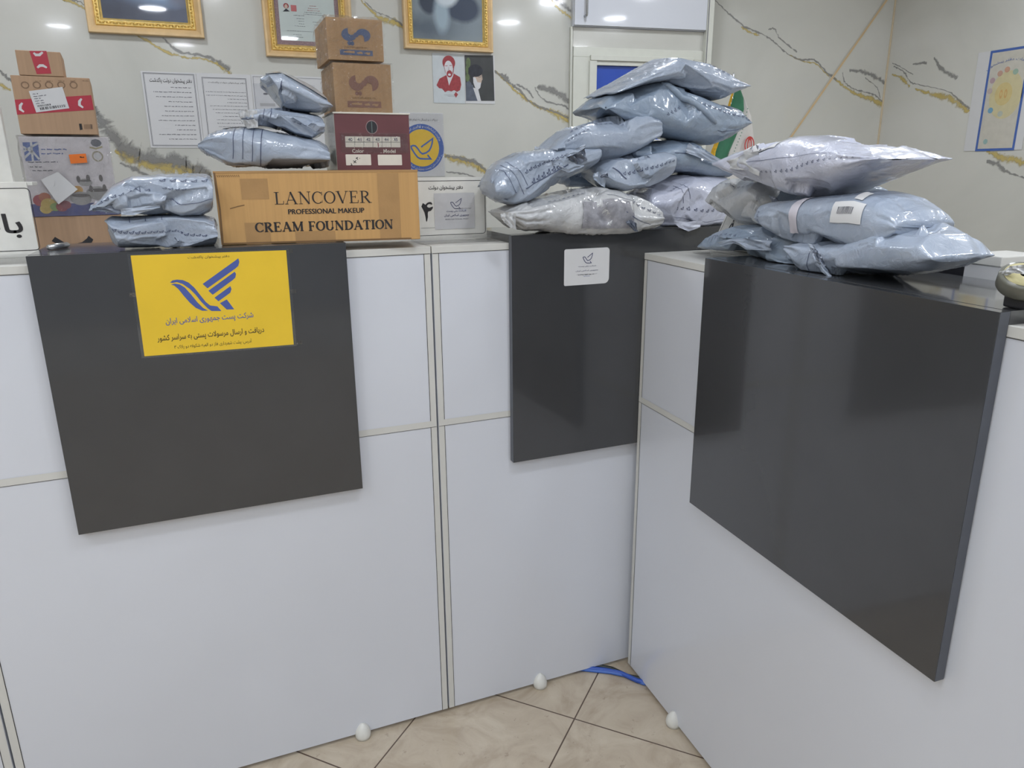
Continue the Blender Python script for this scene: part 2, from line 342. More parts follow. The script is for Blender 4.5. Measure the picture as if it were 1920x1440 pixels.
def soft(name, base_c, layers, rough=.25):
    """picture made of soft-edged ellipses in the print's own object coordinates (x, z)"""
    t = NT(name); sp = t.n('ShaderNodeSeparateXYZ'); nv = t.noise(14, 4, .6); t.l(t.co(), sp.inputs[0]); col = lin(base_c)
    for c, cx, cy, rx, ry, so in layers:
        dx = t.math('DIVIDE', t.math('SUBTRACT', sp.outputs[0], cx), rx); dy = t.math('DIVIDE', t.math('SUBTRACT', sp.outputs[2], cy), ry)
        r = t.math('ADD', t.math('SQRT', t.math('ADD', t.math('MULTIPLY', dx, dx), t.math('MULTIPLY', dy, dy))), t.math('MULTIPLY', t.math('SUBTRACT', nv, .5), so*1.6))
        f = t.math('DIVIDE', t.math('SUBTRACT', 1+so, r), 2*so, True); col = t.mix(f, col, lin(c))
    t.base(col); t.set(rough=rough, coat=.8, crough=.03); return t.m
# ------------------------------------------------------------------ room
WY, WX = 3.50, 3.83
back = Fr((0, WY, 0)); right = Fr((WX, 0, 0), (0, -1, 0))
mb = MB(); mb.add([(-3.2, -3, 0), (WX, -3, 0), (WX, WY, 0), (-3.2, WY, 0), (-3.2, -3, -.1), (WX, -3, -.1), (WX, WY, -.1), (-3.2, WY, -.1)], [(0, 1, 2, 3), (4, 7, 6, 5), (0, 4, 5, 1), (1, 5, 6, 2), (2, 6, 7, 3), (3, 7, 4, 0)], M['floor'])
struct(mb.build('floor', base=(0, 0, 0)))
mb = MB(); mb.box(Fr((0, 0, 0), (1, 0, 0), (0, 1, 0)), -3.2, WX, -3, WY, CEIL, CEIL+.1, M['ceiling']); struct(mb.build('ceiling'))
VE = {}
def veins(mb, fr, L):
    """L: (pixel points, widths, kind) laid into the slab surface"""
    for pts, wd, kind in L:
        P = [fr.px(*p) for p in pts]; N = 8; Q = []; W = []
        r = random.Random(len(pts)*7+int(pts[0][0]))
        for i in range(len(P)-1):
            for j in range(N):
                t = j/N; p0 = P[max(i-1, 0)]; p1 = P[i]; p2 = P[i+1]; p3 = P[min(i+2, len(P)-1)]
                q = [.5*((2*p1[k])+(-p0[k]+p2[k])*t+(2*p0[k]-5*p1[k]+4*p2[k]-p3[k])*t*t+(-p0[k]+3*p1[k]-3*p2[k]+p3[k])*t**3) for k in (0, 1)]
                Q.append((q[0]+r.uniform(-.002, .002), q[1]+r.uniform(-.003, .003))); W.append((wd[i]*(1-t)+wd[i+1]*t)*r.uniform(.75, 1.25)/390)
        Q.append(P[-1]); W.append(wd[-1]/390); k0 = len(mb.f); mb.line(fr, Q, W, M['vein_'+kind], .0008 if kind == 'grey' else .0005); VE.setdefault(id(mb), []).append((k0, len(Q)))
def vein_uv(o, mb):
    uv = o.data.uv_layers.new(name='vein')
    for k0, nq in VE.get(id(mb), []):
        for i in range(nq-1):
            for li, (a, b) in zip(o.data.polygons[k0+i].loop_indices, ((i, 0), (i+1, 0), (i+1, 1), (i, 1))): uv.data[li].uv = (a, b)
mb = MB(); mb.box(back, -3.2, WX, 0, CEIL, -.1, 0, M['marble'])
veins(mb, back, [([(120, 0), (140, 6), (162, 18)], [7, 8, 5], 'gold'), ([(125, -4), (145, 2), (165, 12)], [2, 3, 2], 'grey'),
 ([(250, 62), (285, 82), (320, 100), (350, 108), (385, 112), (410, 122), (432, 140)], [3, 7, 7, 6, 5, 9, 16], 'gold'), ([(305, 70), (335, 95), (375, 104), (405, 112), (430, 132)], [3, 7, 6, 9, 16], 'grey'),
 ([(176, 200), (190, 226), (212, 256), (240, 282), (285, 296), (335, 304), (370, 316), (392, 330)], [12, 26, 34, 38, 36, 32, 30, 22], 'grey'),
 ([(215, 282), (245, 298), (290, 312), (340, 316), (380, 326), (396, 334)], [8, 24, 32, 32, 26, 14], 'gold'), ([(225, 305), (250, 316), (292, 334)], [3, 14, 4], 'grey'), ([(0, 132), (14, 146), (34, 160)], [5, 7, 4], 'grey'), ([(0, 158), (20, 168)], [10, 6], 'gold'),
 ([(676, 0), (694, 18), (712, 34), (738, 42), (760, 54)], [3, 7, 11, 17, 9], 'gold'), ([(684, 2), (706, 22), (736, 34), (758, 50)], [3, 3, 5, 5], 'grey'),
 ([(928, 132), (948, 152), (966, 170), (984, 184), (1004, 198), (1032, 210), (1058, 222), (1082, 232)], [4, 6, 7, 14, 8, 16, 26, 22], 'gold'),
 ([(926, 134), (946, 144), (958, 158), (976, 170), (990, 188), (1016, 202), (1046, 212), (1078, 226)], [5, 13, 7, 6, 6, 7, 6, 5], 'grey'), ([(1008, 162), (1030, 168), (1052, 178), (1076, 196)], [14, 17, 20, 9], 'grey'), ([(1003, 163), (1012, 180), (1030, 192), (1056, 198), (1070, 208)], [3, 4, 5, 6, 4], 'grey'), ([(968, 158), (990, 170), (1000, 184)], [5, 8, 3], 'grey'),
 ([(828, 288), (850, 298), (878, 304), (900, 316), (918, 330)], [5, 22, 20, 20, 12], 'gold'), ([(834, 292), (860, 296), (890, 304), (912, 320)], [9, 10, 10, 8], 'grey'), ([(836, 322), (870, 326), (905, 338)], [5, 5, 3], 'grey'),
 ([(1034, -2), (1046, 14), (1066, 30), (1080, 38)], [6, 7, 9, 4], 'gold'), ([(1036, -6), (1056, 10), (1078, 28)], [8, 16, 5], 'grey'),
 ([(1334, -4), (1350, 10), (1372, 30), (1396, 50), (1426, 62), (1450, 78), (1476, 100), (1500, 112), (1526, 112), (1546, 132), (1568, 150)], [3, 4, 5, 6, 5, 5, 5, 5, 5, 7, 8], 'grey'), ([(1390, 50), (1404, 60), (1424, 66)], [5, 9, 4], 'gold'), ([(1440, 56), (1452, 54), (1462, 72), (1494, 98)], [3, 6, 5, 6], 'grey'), ([(1480, 104), (1510, 116), (1530, 120), (1556, 146)], [4, 5, 4, 5], 'gold'),
 ([(1562, 146), (1580, 160), (1604, 176), (1630, 184), (1654, 196)], [5, 11, 13, 20, 26], 'gold'), ([(1592, 132), (1614, 134), (1640, 144), (1662, 158)], [11, 12, 17, 8], 'grey'), ([(1580, 136), (1584, 154), (1604, 168), (1636, 176), (1656, 192)], [4, 4, 5, 6, 5], 'grey'), ([(1622, 146), (1644, 164), (1650, 184)], [4, 4, 4], 'grey')])
o = mb.build('wall_back', base=(0, WY, 0)); vein_uv(o, mb); struct(o, 'polished white marble back wall with grey and gold veins')
mb = MB(); mb.box(right, -WY, 3, 0, CEIL, -.1, 0, M['marble'])
veins(mb, right, [([(1674, 118), (1692, 128), (1712, 140)], [3, 4, 3], 'grey'), ([(1672, 140), (1690, 146), (1706, 162)], [6, 12, 12], 'gold'), ([(1716, 166), (1744, 176), (1776, 184), (1800, 196), (1816, 210)], [5, 16, 22, 22, 12], 'gold'), ([(1676, 124), (1694, 134), (1708, 154), (1730, 160), (1774, 170), (1796, 186), (1818, 204)], [5, 5, 4, 3, 3, 5, 8], 'grey'), ([(1752, 108), (1764, 128), (1794, 148)], [5, 13, 13], 'grey'), ([(1712, 120), (1738, 118)], [7, 8], 'grey'),
 ([(1850, 284), (1880, 296), (1922, 304)], [10, 22, 26], 'gold'), ([(1850, 302), (1872, 308), (1890, 324), (1924, 334)], [12, 18, 7, 6], 'grey')])
o = mb.build('wall_right', base=(WX, 0, 0)); vein_uv(o, mb); struct(o, 'polished marble side wall')
mb = MB(); mb.box(Fr((-3.2, 0, 0), (0, 1, 0)), -3, WY, 0, CEIL, -.1, 0, M['marble']); struct(mb.build('wall_left'))
fw = Fr((0, -3, 0), (-1, 0, 0)); mb = MB()
for a in ((-WX, -2.7, 0, CEIL), (2.3, 3.2, 0, CEIL), (-2.7, 2.3, 0, .3), (-2.7, 2.3, 2.4, CEIL)): mb.box(fw, *a, -.12, 0, M['ceiling'])
struct(mb.build('wall_front'))
mb = MB()
for x in (-2.7, -1.05, .6, 2.25): mb.box(fw, x, x+.05, .3, 2.4, -.09, -.03, M['alu'])
for z in (.3, 2.35): mb.box(fw, -2.7, 2.3, z, z+.05, -.09, -.03, M['alu'])
wf = struct(mb.build('added_window_2'))  # unseen front window, added for its cool daylight fill
mb = MB(); mb.box(fw, -2.66, 2.26, .34, 2.36, -.065, -.06, M['glass']); mb.build('pane', wf)
# beige strips on the wall
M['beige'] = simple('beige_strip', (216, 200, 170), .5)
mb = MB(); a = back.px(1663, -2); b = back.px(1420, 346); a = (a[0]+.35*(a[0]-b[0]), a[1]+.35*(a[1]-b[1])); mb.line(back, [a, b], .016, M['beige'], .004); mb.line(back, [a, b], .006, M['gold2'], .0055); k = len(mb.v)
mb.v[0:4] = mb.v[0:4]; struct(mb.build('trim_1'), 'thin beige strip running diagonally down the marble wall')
mb = MB(); mb.box(back, WX-.012, WX-.001, .0, CEIL, .0005, .004, M['beige']); struct(mb.build('trim_2'), 'thin beige joint line in the corner of the two marble walls')
mb = MB(); q = back.px(665, 130)[0]; mb.box(back, q-.002, q+.002, 0, CEIL, 0.0002, .0012, M['beige']); struct(mb.build('trim_3'), 'hairline joint between two marble slabs')
# ceiling downlights and a tube
def emis(name, c, s):
    t = NT(name); t.b.inputs['Emission Color'].default_value = c; t.b.inputs['Emission Strength'].default_value = s; t.base((.9, .9, .9, 1)); return t.m
M['lamp'] = emis('lit_diffuser', (.95, 1.0, 1.09, 1), LAMP_W)
LAMPS = [(-1.06, -1.64), (1.02, -1.62), (2.88, .86), (2.86, -.05), (1.48, -.96), (-1.06, .5), (.9, .6), (-2.3, -1.9), (-2.3, .1), (-.2, -.5), (-2.3, -.9), (-1.7, 1.0), (2.9, -1.7), (0, -2.4), (-.3, 2.6), (1.6, 2.6), (2.9, 2.2)]  # some unseen downlights at left and rear added to brighten the counters
for i, (x, y) in enumerate(LAMPS):
    t_ = thing('ceiling_downlight', (x, y, CEIL), 'round recessed ceiling downlight with a lit white diffuser, one of a partly added set', 'ceiling light', 'round ceiling downlights')
    mb = MB(); mb.lathe((x, y, CEIL), (0, 0, -1), [(0, .135), (.012, .13), (.014, .11), (.004, .105)], M['plastic_w'], 32); mb.build('rim', t_)
    mb = MB(); k = 32; mb.add([(x+.106*math.cos(2*math.pi*j/k), y+.106*math.sin(2*math.pi*j/k), CEIL-.006) for j in range(k)], [tuple(range(k))[::-1]], M['lamp']); mb.build('diffuser', t_)
t_ = thing('tube_light', (.25, .4, CEIL), 'slim ceiling tube light over the counters', 'ceiling light'); cf = Fr((0, 0, CEIL), (1, 0, 0), (0, -1, 0))
mb = MB(); mb.box(cf, .22, .28, -.95, -.3, 0, .03, M['plastic_w']); mb.build('housing', t_)
mb = MB(); mb.tube([(.25, .32, CEIL-.04), (.25, .93, CEIL-.04)], .013, M['lamp']); mb.build('tube', t_)
# ------------------------------------------------------------------ counters
Y0 = 1.6684; HT = 1.287; TS = .0195; TP = .0211; ZJ = .8544; HR = 1.2474; DEP = .235
def counter(name, fr, x0, x1, H, zj, panel, label, seams, zp, mats=None):
    t_ = thing(name, fr.p((x0+x1)/2, 0, -DEP/2), label, 'counter', 'reception counter units'); e = .016
    mb = MB(); W_, E_, S_ = M['white'], M['edge'], M['seam']
    # carcass: front boards, edge strips, sides, back
    mb.box(fr, x0+.001, x1-.001, .012, H-e, -.016, -.0004, W_); mb.box(fr, x0, x0+e, .012, H-e, -DEP, -.0164, E_); mb.box(fr, x1-e, x1, .012, H-e, -DEP, -.0164, E_)
    mb.box(fr, x0+e, x1-e, .76, H-e, -DEP, -DEP+.016, W_)
    o = mb.build('body', t_)
    mb = MB()
    mb.box(fr, x0, x1, H-e, H, -DEP, .0006, E_); o = mb.build('ledge_top', t_, bevel=.0008)
    mb = MB()
    for a, b in ((x0+.0015, x0+.0165), (x1-.0165, x1-.0015)): mb.rect(fr, a, .012, b, H-e, E_, .0002)
    xe = panel[0]+.01 if H < 1.26 else x1-.0015
    if zj: mb.rect(fr, x0+.0015, zj-.008, xe, zj+.008, E_, .0005); mb.rect(fr, x0+.002, zj-.0088, xe, zj-.0078, S_, .0006)
    mb.rect(fr, x0+.002, H-e-.0011, x1-.002, H-e, S_, .0007)
    for q in seams: mb.rect(fr, q-.0007, .012, q+.0007, H-e, S_, .0004)
    mb.build('edge_strips', t_)
    mb = MB(); mb.box(fr, x0, x1, .735, .76, -.8, -DEP, W_); mb.box(fr, x0, x0+.018, 0.012, .735, -.78, -DEP, W_); mb.box(fr, x1-.018, x1, .012, .735, -.78, -DEP, W_); mb.build('desk', t_, bevel=.001)
    if panel:
        a, b = panel; mb = MB(); mb.box(fr, a, b, zp, H+TS-.0004, .001, TP, M['black'])
        for q, r in ((a-.0004, a-.0001), (b+.0001, b+.0004)): mb.box(fr, q, r, zp, H+TS-.001, .002, TP-.001, M['bedge'])
        mb.box(fr, a, b, zp-.0006, zp-.0001, .002, TP-.001, M['edge']); mb.build('front_panel', t_, bevel=.0012)
        mb = MB(); mb.box(fr, a, b, H+.0003, H+TS, -DEP, .0006, M['black']); mb.box(fr, a, b, H+.0006, H+TS-.001, -DEP-.0006, -DEP-.0002, M['bedge']); mb.build('ledge_slab', t_, bevel=.001)
    return t_
fL = Fr((0, Y0, 0)); XJ = .4783
dv = (-.04776, -.99886); fR = Fr((1.0432, 1.6684, 0), (dv[0], dv[1], 0))
counter('counter', fL, -.53, XJ-.0012, HT, ZJ, (-.3201, .2797), 'left white counter unit with black panel carrying the yellow sign', [-.5125, XJ-.0177], .7234)
counter('counter', fL, XJ+.0012, 2.08, HT, ZJ, (XJ+.1938, 1.60), 'middle white counter unit with black panel bearing a small white sticker', [XJ+.0177], .7256)
counter('counter', fR, .0214, 1.36, HR, .8544, (.3235, 1.0151), 'right white counter unit turned towards the left one', [.038], .6819)
counter('counter', fL, -1.54, -.5324, HT, ZJ, None, 'plain white counter unit at the left edge of the photo', [-.55], 0)
def foot(fr, x, label):
    t_ = MB(); P = fr.p(x, 0, .002); t_.lathe(P, (0, 0, 1), [(0, .001), (0, .0185), (.008, .0205), (.016, .0205), (.025, .018), (.034, .013), (.041, .007), (.044, .0004)], M['plastic_w'], 20)
    tag(t_.build('floor_wedge', base=P), label, 'cable cap', 'small white floor caps along the counters')
for fr, u, v, lb in ((fL, 682, 1392, 'white dome-shaped cap on the floor under the left counter'), (fL, 1012, 1297, 'white dome-shaped cap on the floor under the middle counter'), (fR, 1263, 1366, 'white dome-shaped cap on the floor at the foot of the right counter')):
    foot(fr, fr.px(u, v)[0], lb)
# cables in the gap between middle and right counters
for nm, c, r, off, lb in (('network_cable', (46, 82, 168), .007, 0, 'blue cable crossing the floor gap between middle and right counters'), ('network_cable', (70, 108, 186), .005, .016, 'lighter blue cable lying in front of the blue one at the gap'), ('power_cable', (28, 34, 30), .006, -.03, 'black cable crossing the floor gap behind the blue cables')):
    fz = Fr((0, 0, .008), (1, 0, 0), (0, 1, 0)); mb = MB(); P = []
    for u, v in ((1100, 1262), (1135, 1256), (1165, 1262), (1195, 1276), (1215, 1296)):
        d = ray(u, v); t = (r+.001-EYE)/d[2]; q = CC+d*t; P.append((q[0]+off*.5, q[1]-off, r+.0005))
    P[0] = (P[0][0]-.05, P[0][1]+.06, P[0][2]); P[-1] = (P[-1][0]+.08, P[-1][1]-.02, P[-1][2])
    Q = [tuple(np.array(P[i])*(1-t)+np.array(P[i+1])*t) for i in range(4) for t in (0, .33, .66)]+[P[-1]]
    mb.tube(Q, r, simple(nm+str(off), c, .4)); tag(mb.build(nm), lb, 'cable')
# ------------------------------------------------------------------ boxes
def quad(fr, *c):
    P = [fr.px(*q) for q in c]; return (P[0][0]+P[3][0])/2, (P[1][0]+P[2][0])/2, (P[2][1]+P[3][1])/2, (P[0][1]+P[1][1])/2
def carton(name, fr, q, depth, mat, label, art=None, z0=None, top=None, wrap=None, side=None, cat='box', bevel=.0015):
    x0, x1, a, b = q; z0 = a if z0 is None else z0
    t_ = thing(name, fr.p((x0+x1)/2, z0, -depth/2), label, cat)
    mb = MB(); mb.box(fr, x0, x1, z0, b, -depth, 0, mat)
    if side: mb.box(fr, x0-.0006, x0-.0001, z0+.001, b-.001, -depth+.001, -.001, side)
    if art: art(mb, fr, x0, x1, z0, b)
    mb.build('body', t_, bevel=bevel)
    if wrap:
        mb = MB(); r = random.Random(int(q[0]*1000)); n = 12; g = .004
        # crinkled shell over front, left side and top
        def sheet(f, nu, nv):
            vs = [f(i/nu, j/nv) for j in range(nv+1) for i in range(nu+1)]; mb.add(vs, [(j*(nu+1)+i, j*(nu+1)+i+1, (j+1)*(nu+1)+i+1, (j+1)*(nu+1)+i) for j in range(nv) for i in range(nu)], M['film'], False)
        rr = lambda: r.uniform(.001, .0075)
        sheet(lambda a, b_: fr.p(x0-g+(x1-x0+2*g)*a, z0+(b+.003-z0)*b_, rr()), 22, 20)
        sheet(lambda a, b_: fr.p(x0-rr(), z0+(b+.003-z0)*b_, -depth*(1-a)+.003*a), 14, 14)
        sheet(lambda a, b_: fr.p(x0-g+(x1-x0+2*g)*a, b+rr()*.7, .003-depth*b_), 14, 14)
        mb.build('plastic_wrap', t_)
    return t_, (x0, x1, z0, b)
def lerp(a, b, t): return a+(b-a)*t
# big makeup carton
fB = plane(1.700, -7.6, .03)
TL_ = HT+TS
def art_lanc(mb, fr, x0, x1, z0, z1):
    X = lambda t: lerp(x0, x1, t); Z = lambda t: lerp(z0, z1, t)
    serif(mb, fr, 'LANCOVER', X(.275), Z(.545), X(.755), Z(.715), M['ink'], .13, .045)
    mb.text(fr, 'PROFESSIONAL MAKEUP', X(.335), Z(.405), X(.713), Z(.475), M['ink']); mb.text(fr, 'PROFESSIONAL MAKEUP', X(.3372), Z(.4065), X(.7152), Z(.4765), M['ink'], .0009)
    serif(mb, fr, 'CREAM FOUNDATION', X(.17), Z(.165), X(.86), Z(.30), M['ink'], .22, .09)
    # tape patches left on the face
    for a, b, c, d in ((.12, .62, .25, .9), (.12, .0, .24, .3), (.36, .0, .56, .16), (.79, .02, .9, .96)): mb.rect(fr, X(a), Z(b), X(c), Z(d), M['tape'], .0003)
    for k in range(12): mb.line(fr, [(X(.016+k*.009), Z(.955)), (X(.020+k*.009), Z(.925))], .0012, M['carded'])
    mb.line(fr, [(X(.06), Z(.5)), (X(.1), Z(.53)), (X(.13), Z(.545))], .0016, M['carded'])
t_lanc, lanc = carton('cardboard_carton', fB, quad(fB, (399, 318), (783, 322), (788, 452), (415, 459)), .19, M['card'], 'long brown carton lettered LANCOVER CREAM FOUNDATION lying across the left counter', art_lanc, z0=TL_+.0005)
mb = MB(); x0, x1, z0, z1 = lanc
ZL = z1
for a, b in ((x0, x1),):
    mb.box(fB, a-.0005, b+.0005, z1-.004, z1+.0007, -.12, .0006, M['tape'])
mb.line(fB, [(x0+.003, z0+.002), (x0+.005, (z0+z1)/2), (x0+.002, z1-.002)], .004, M['carded'], .0008); mb.line(fB, [(x0+.002, z0+.003), (x1-.02, z0+.0025)], .003, M['carded'], .0008)
mb.build('worn_edge', t_lanc)
# burgundy shoe box
fS = plane(1.735, 0)
def art_shoe(mb, fr, x0, x1, z0, z1):
    P = lambda u, v: fr.px(u, v); R_ = lambda a, b, c, d, m, n=.0006: mb.rrect(fr, *P(a, d), *P(c, b), .0015, m, n)
    W_ = M['boxwhite']; cx, cy = P(697, 238.5)
    mb.ell(fr, cx, cy, .0135, .0145, simple('hole_rim', (150, 128, 128), .4), .0005); mb.ell(fr, cx, cy, .0122, .013, M['dark'], .0008); mb.line(fr, [(cx, cy-.012), (cx, cy+.012)], .002, simple('hole_inside', (90, 104, 102)), .001)
    R_(648, 256.5, 750, 276, W_)
    for i in range(1, 6): a = lerp(648, 750, i/6); mb.line(fr, [P(a, 256.5), P(a, 276)], .0008, M['ink'], .0009)
    mb.line(fr, [P(648, 266.3), P(750, 266.8)], .0008, M['ink'], .0009)
    for i in range(6): a = lerp(648, 750, (i+.5)/6); mb.text(fr, str(40+i), *P(a-3.8, 264.6), *P(a+3.8, 258.6), M['inkgrey'], .0009, .03)
    mb.line(fr, [P(708.6, 268), P(709.4, 275.5)], .002, simple('red_pen', (130, 40, 50)), .001)
    mb.text(fr, 'Color', *P(660.5, 286.6), *P(682, 279.5), W_, .0006, .02); mb.text(fr, 'Model', *P(719, 287), *P(741.5, 280), W_, .0006, .02)
    R_(649, 289.5, 695, 310, W_); R_(709, 290, 753, 310, W_)
    for s_ in ([(658, 306), (660, 309.5), (657, 310)], [(662, 301), (668, 305.5)], [(667.5, 300.5), (663, 306)], [(668, 295.5), (671, 299.5)], [(667, 297.5), (671, 294.8)], [(673.6, 296.6), (674.8, 297.2)]): mb.line(fr, [P(*q) for q in s_], .0014, M['ink'], .0009)
    mb.rect(fr, *P(640, 287), *P(764, 250), film('tape_sheen', .04, 60, .6), .0012)
M['marblepaper'] = None
t = NT('white_marbled_paper'); wv = t.n('ShaderNodeTexNoise'); t.l(t.co(), wv.inputs[0]); wv.inputs['Scale'].default_value = 22; wv.inputs['Detail'].default_value = 3; wv.inputs['Distortion'].default_value = 2
q_ = t.math('ABSOLUTE', t.math('SUBTRACT', wv.outputs[0], .5)); t.base(t.ramp(q_, [(.0, lin((120, 120, 112))), (.012, lin((208, 206, 192)))])); t.set(rough=.3, coat=.5); M['marblepaper'] = t.m
t_shoe, shoe = carton('shoe_box', fS, quad(fS, (626, 211), (767, 212), (770, 321), (633, 321)), .15, M['burg'], 'burgundy shoe box with sizes 40 to 45 on its end, on the brown carton', art_shoe, z0=ZL+.001, side=M['marblepaper'])
mb = MB(); x0, x1, z0, z1 = shoe; mb.box(fS, x0-.003, x1+.003, z1-.003, z1+.0005, -.153, .002, M['boxwhite']); mb.build('lid_edge', t_shoe, bevel=.001)
ZS = z1
# two small kraft boxes in film
def art_dati(col):
    def f(mb, fr, x0, x1, z0, z1):
        X = lambda t: lerp(x0, x1, t); Z = lambda t: lerp(z0, z1, t); m = simple('kraft_print'+str(col), col, .5)
        W_ = x1-x0; r = .145*W_; cx1, cx2, cy = X(.39), X(.64), Z(.61); rx, rz = .135*W_, .155*(z1-z0)
        def pts(c, y, a0, a1, k=1., n=24): return [(c+rx*k*math.cos(math.radians(lerp(a0, a1, i/n))), y+rz*k*math.sin(math.radians(lerp(a0, a1, i/n)))) for i in range(n+1)]
        # two facing commas: left bowl opening up, right one opening down
        def comma(c, y, sg):
            P_ = pts(0, 0, 98, 378); e0 = P_[-1]; e1_ = P_[0]; q = []
            for k in range(13):
                a = math.radians(lerp(-8, -188, k/12)); q.append((rx*(.30+.42*math.cos(a)), rz*(.42+.46*math.sin(a))))
            R_ = [(x, y_) for x, y_ in P_]+[(x, y_) for x, y_ in q]; mb.ngon(fr, [(c+sg*x, y+sg*y_) for x, y_ in R_], m, .0006 if sg > 0 else .0009)
        comma(cx1, cy, 1); comma(cx2, cy, -1)
        for a in (.385, .44): mb.ell(fr, X(a), Z(.405), .0042, .0045, m, k=16)
        mb.text(fr, 'DATISPLASTE ML', X(.3), Z(.295), X(.72), Z(.33), M['carded'])
        mb.rect(fr, X(.21), Z(.12), X(.8), Z(.25), m); words(mb, fr, X(.28), X(.75), Z(.185), .008, M['card3'], 5, False, .0009, 1.)
    return f
fD = plane(1.775, 0)
t_, d1 = carton('kraft_box', fD, quad(fD, (620, 118), (730, 120), (738, 210), (633, 209)), .17, M['card3'], 'film-wrapped kraft box with brown twin-comma mark, directly on the shoe box', art_dati((142, 106, 94)), z0=ZS+.001, wrap=1)
t_, d2 = carton('kraft_box', fD, quad(fD, (610, 33), (715, 36), (721, 118), (617, 117)), .17, M['card3'], 'film-wrapped kraft box with blue twin-comma mark, topmost of the box tower', art_dati((92, 106, 138)), z0=d1[3]+.006, wrap=1)
# stack behind the left counter
fK = plane(2.33, 5); DESK = .76
def curve_mark(mb, fr, P, pts, w, m, n=.0012): mb.line(fr, [P(*q) for q in pts], w, m, n)
def art_smile(mb, fr, x0, x1, z0, z1):
    P = fr.px; mb.ngon(fr, [P(*q) for q in ((97, 452), (103, 444), (108, 447), (122, 455), (138, 458), (154, 454), (163, 447), (166, 442), (175, 449), (172, 455), (156, 460), (138, 463), (118, 461), (104, 456))], M['dark'])
q1 = quad(fK, (60, 408), (226, 402), (236, 462), (75, 466)); q1 = (q1[0]-.02, q1[1]+.0, q1[2], q1[3])
t_, k1 = carton('shipping_carton', fK, q1, .28, M['card2'], 'plain brown carton with black curved arrow mark behind the left counter, bottom of its stack', art_smile, z0=DESK+.001)
def art_cook(mb, fr, x0, x1, z0, z1):
    P = fr.px; kb = simple('cookware_blue', (110, 126, 176), .4); wt = M['paper']
    mb.rect(fr, x0, z0, x1, z0+.032, simple('cookware_band', (104, 108, 150), .5))
    mb.poly(fr, [P(*q) for q in ((42, 267), (71, 266), (75, 301), (48, 302))][::-1], kb)
    for a in ([(44, 284), (58, 276), (72, 268)], [(58, 266), (60, 284), (62, 302)], [(46, 296), (60, 283), (74, 299)], [(43, 275), (60, 285)]): mb.line(fr, [P(*q) for q in a], .005, wt, .0009)
    words(mb, fr, P(77, 281)[0], P(137, 281)[0], P(77, 280)[1], .005, kb, 3, False); words(mb, fr, P(77, 287)[0], P(128, 287)[0], P(77, 288)[1], .005, kb, 4, False)
    words(mb, fr, P(52, 303)[0], P(122, 303)[0], P(52, 304)[1], .004, M['inkgrey'], 6, False); words(mb, fr, P(54, 303)[0], P(82, 303)[0], P(52, 313)[1], .004, M['inkgrey'], 7, False); words(mb, fr, P(58, 303)[0], P(108, 303)[0], P(52, 320)[1], .004, M['inkgrey'], 8, False)
    mb.ell(fr, *P(180, 268), .013, .010, simple('seal_grey', (120, 122, 128)), k=8); mb.line(fr, [P(168, 276), P(180, 279), P(192, 275)], .004, simple('seal_gold', (186, 176, 140))); mb.ell(fr, *P(183, 293), .013, .0135, simple('seal_ring', (178, 172, 150)), r0=.75); mb.ell(fr, *P(183, 293), .007, .007, M['paper'], .0008, 16)
    fru = [(76, 376, 10, (176, 104, 110)), (84, 370, 8, (190, 130, 108)), (92, 384, 11, (206, 184, 120)), (86, 392, 8, (214, 190, 120)), (104, 388, 7, (150, 176, 120)), (116, 388, 8, (170, 108, 110)), (124, 384, 7, (164, 112, 116)), (146, 356, 7, (220, 176, 110))]
    for u, v, r, c in fru: mb.ell(fr, *P(u, v), r*.0017, r*.0015, simple('fruit_print'+str(u), c), .0006+u*1e-6, 16)
    pt = simple('pot_print', (176, 174, 172)); pd = simple('pot_shade', (120, 116, 114))
    for u, v, rx, ry in ((184, 362, 17, 11), (152, 372, 15, 11), (160, 342, 10, 6)):
        mb.ell(fr, *P(u, v), rx*.00165, ry*.0016, pt, .0008, 24); mb.ell(fr, *P(u, v-ry*.5), rx*.0014, ry*.0004, pd, .0010, 20)
    for u, v in ((147, 336), (165, 334), (189, 334), (171, 354), (196, 352)): mb.ell(fr, *P(u, v), .0045, .009, pd, .0012, 12)
q2 = quad(fK, (31, 258), (202, 255), (222, 386), (62, 392))
t_, k2 = carton('cookware_box', fK, q2, .22, simple('cookware_white', (224, 219, 221), .45, coat=.3), 'white cookware box with orange sticker and printed pots, second from bottom behind the left counter', art_cook, z0=k1[3]+.001, wrap=1)
mb = MB(); P = fK.px
mb.poly(fK, [P(*q) for q in ((129, 290), (161, 288), (164, 305), (133, 307))][::-1], simple('orange_sticker', (232, 120, 40), .4), .007); words(mb, fK, P(148, 297)[0], P(158, 297)[0], P(150, 295)[1], .006, M['ink'], 1, n=.0075); mb.build('orange_sticker', t_)
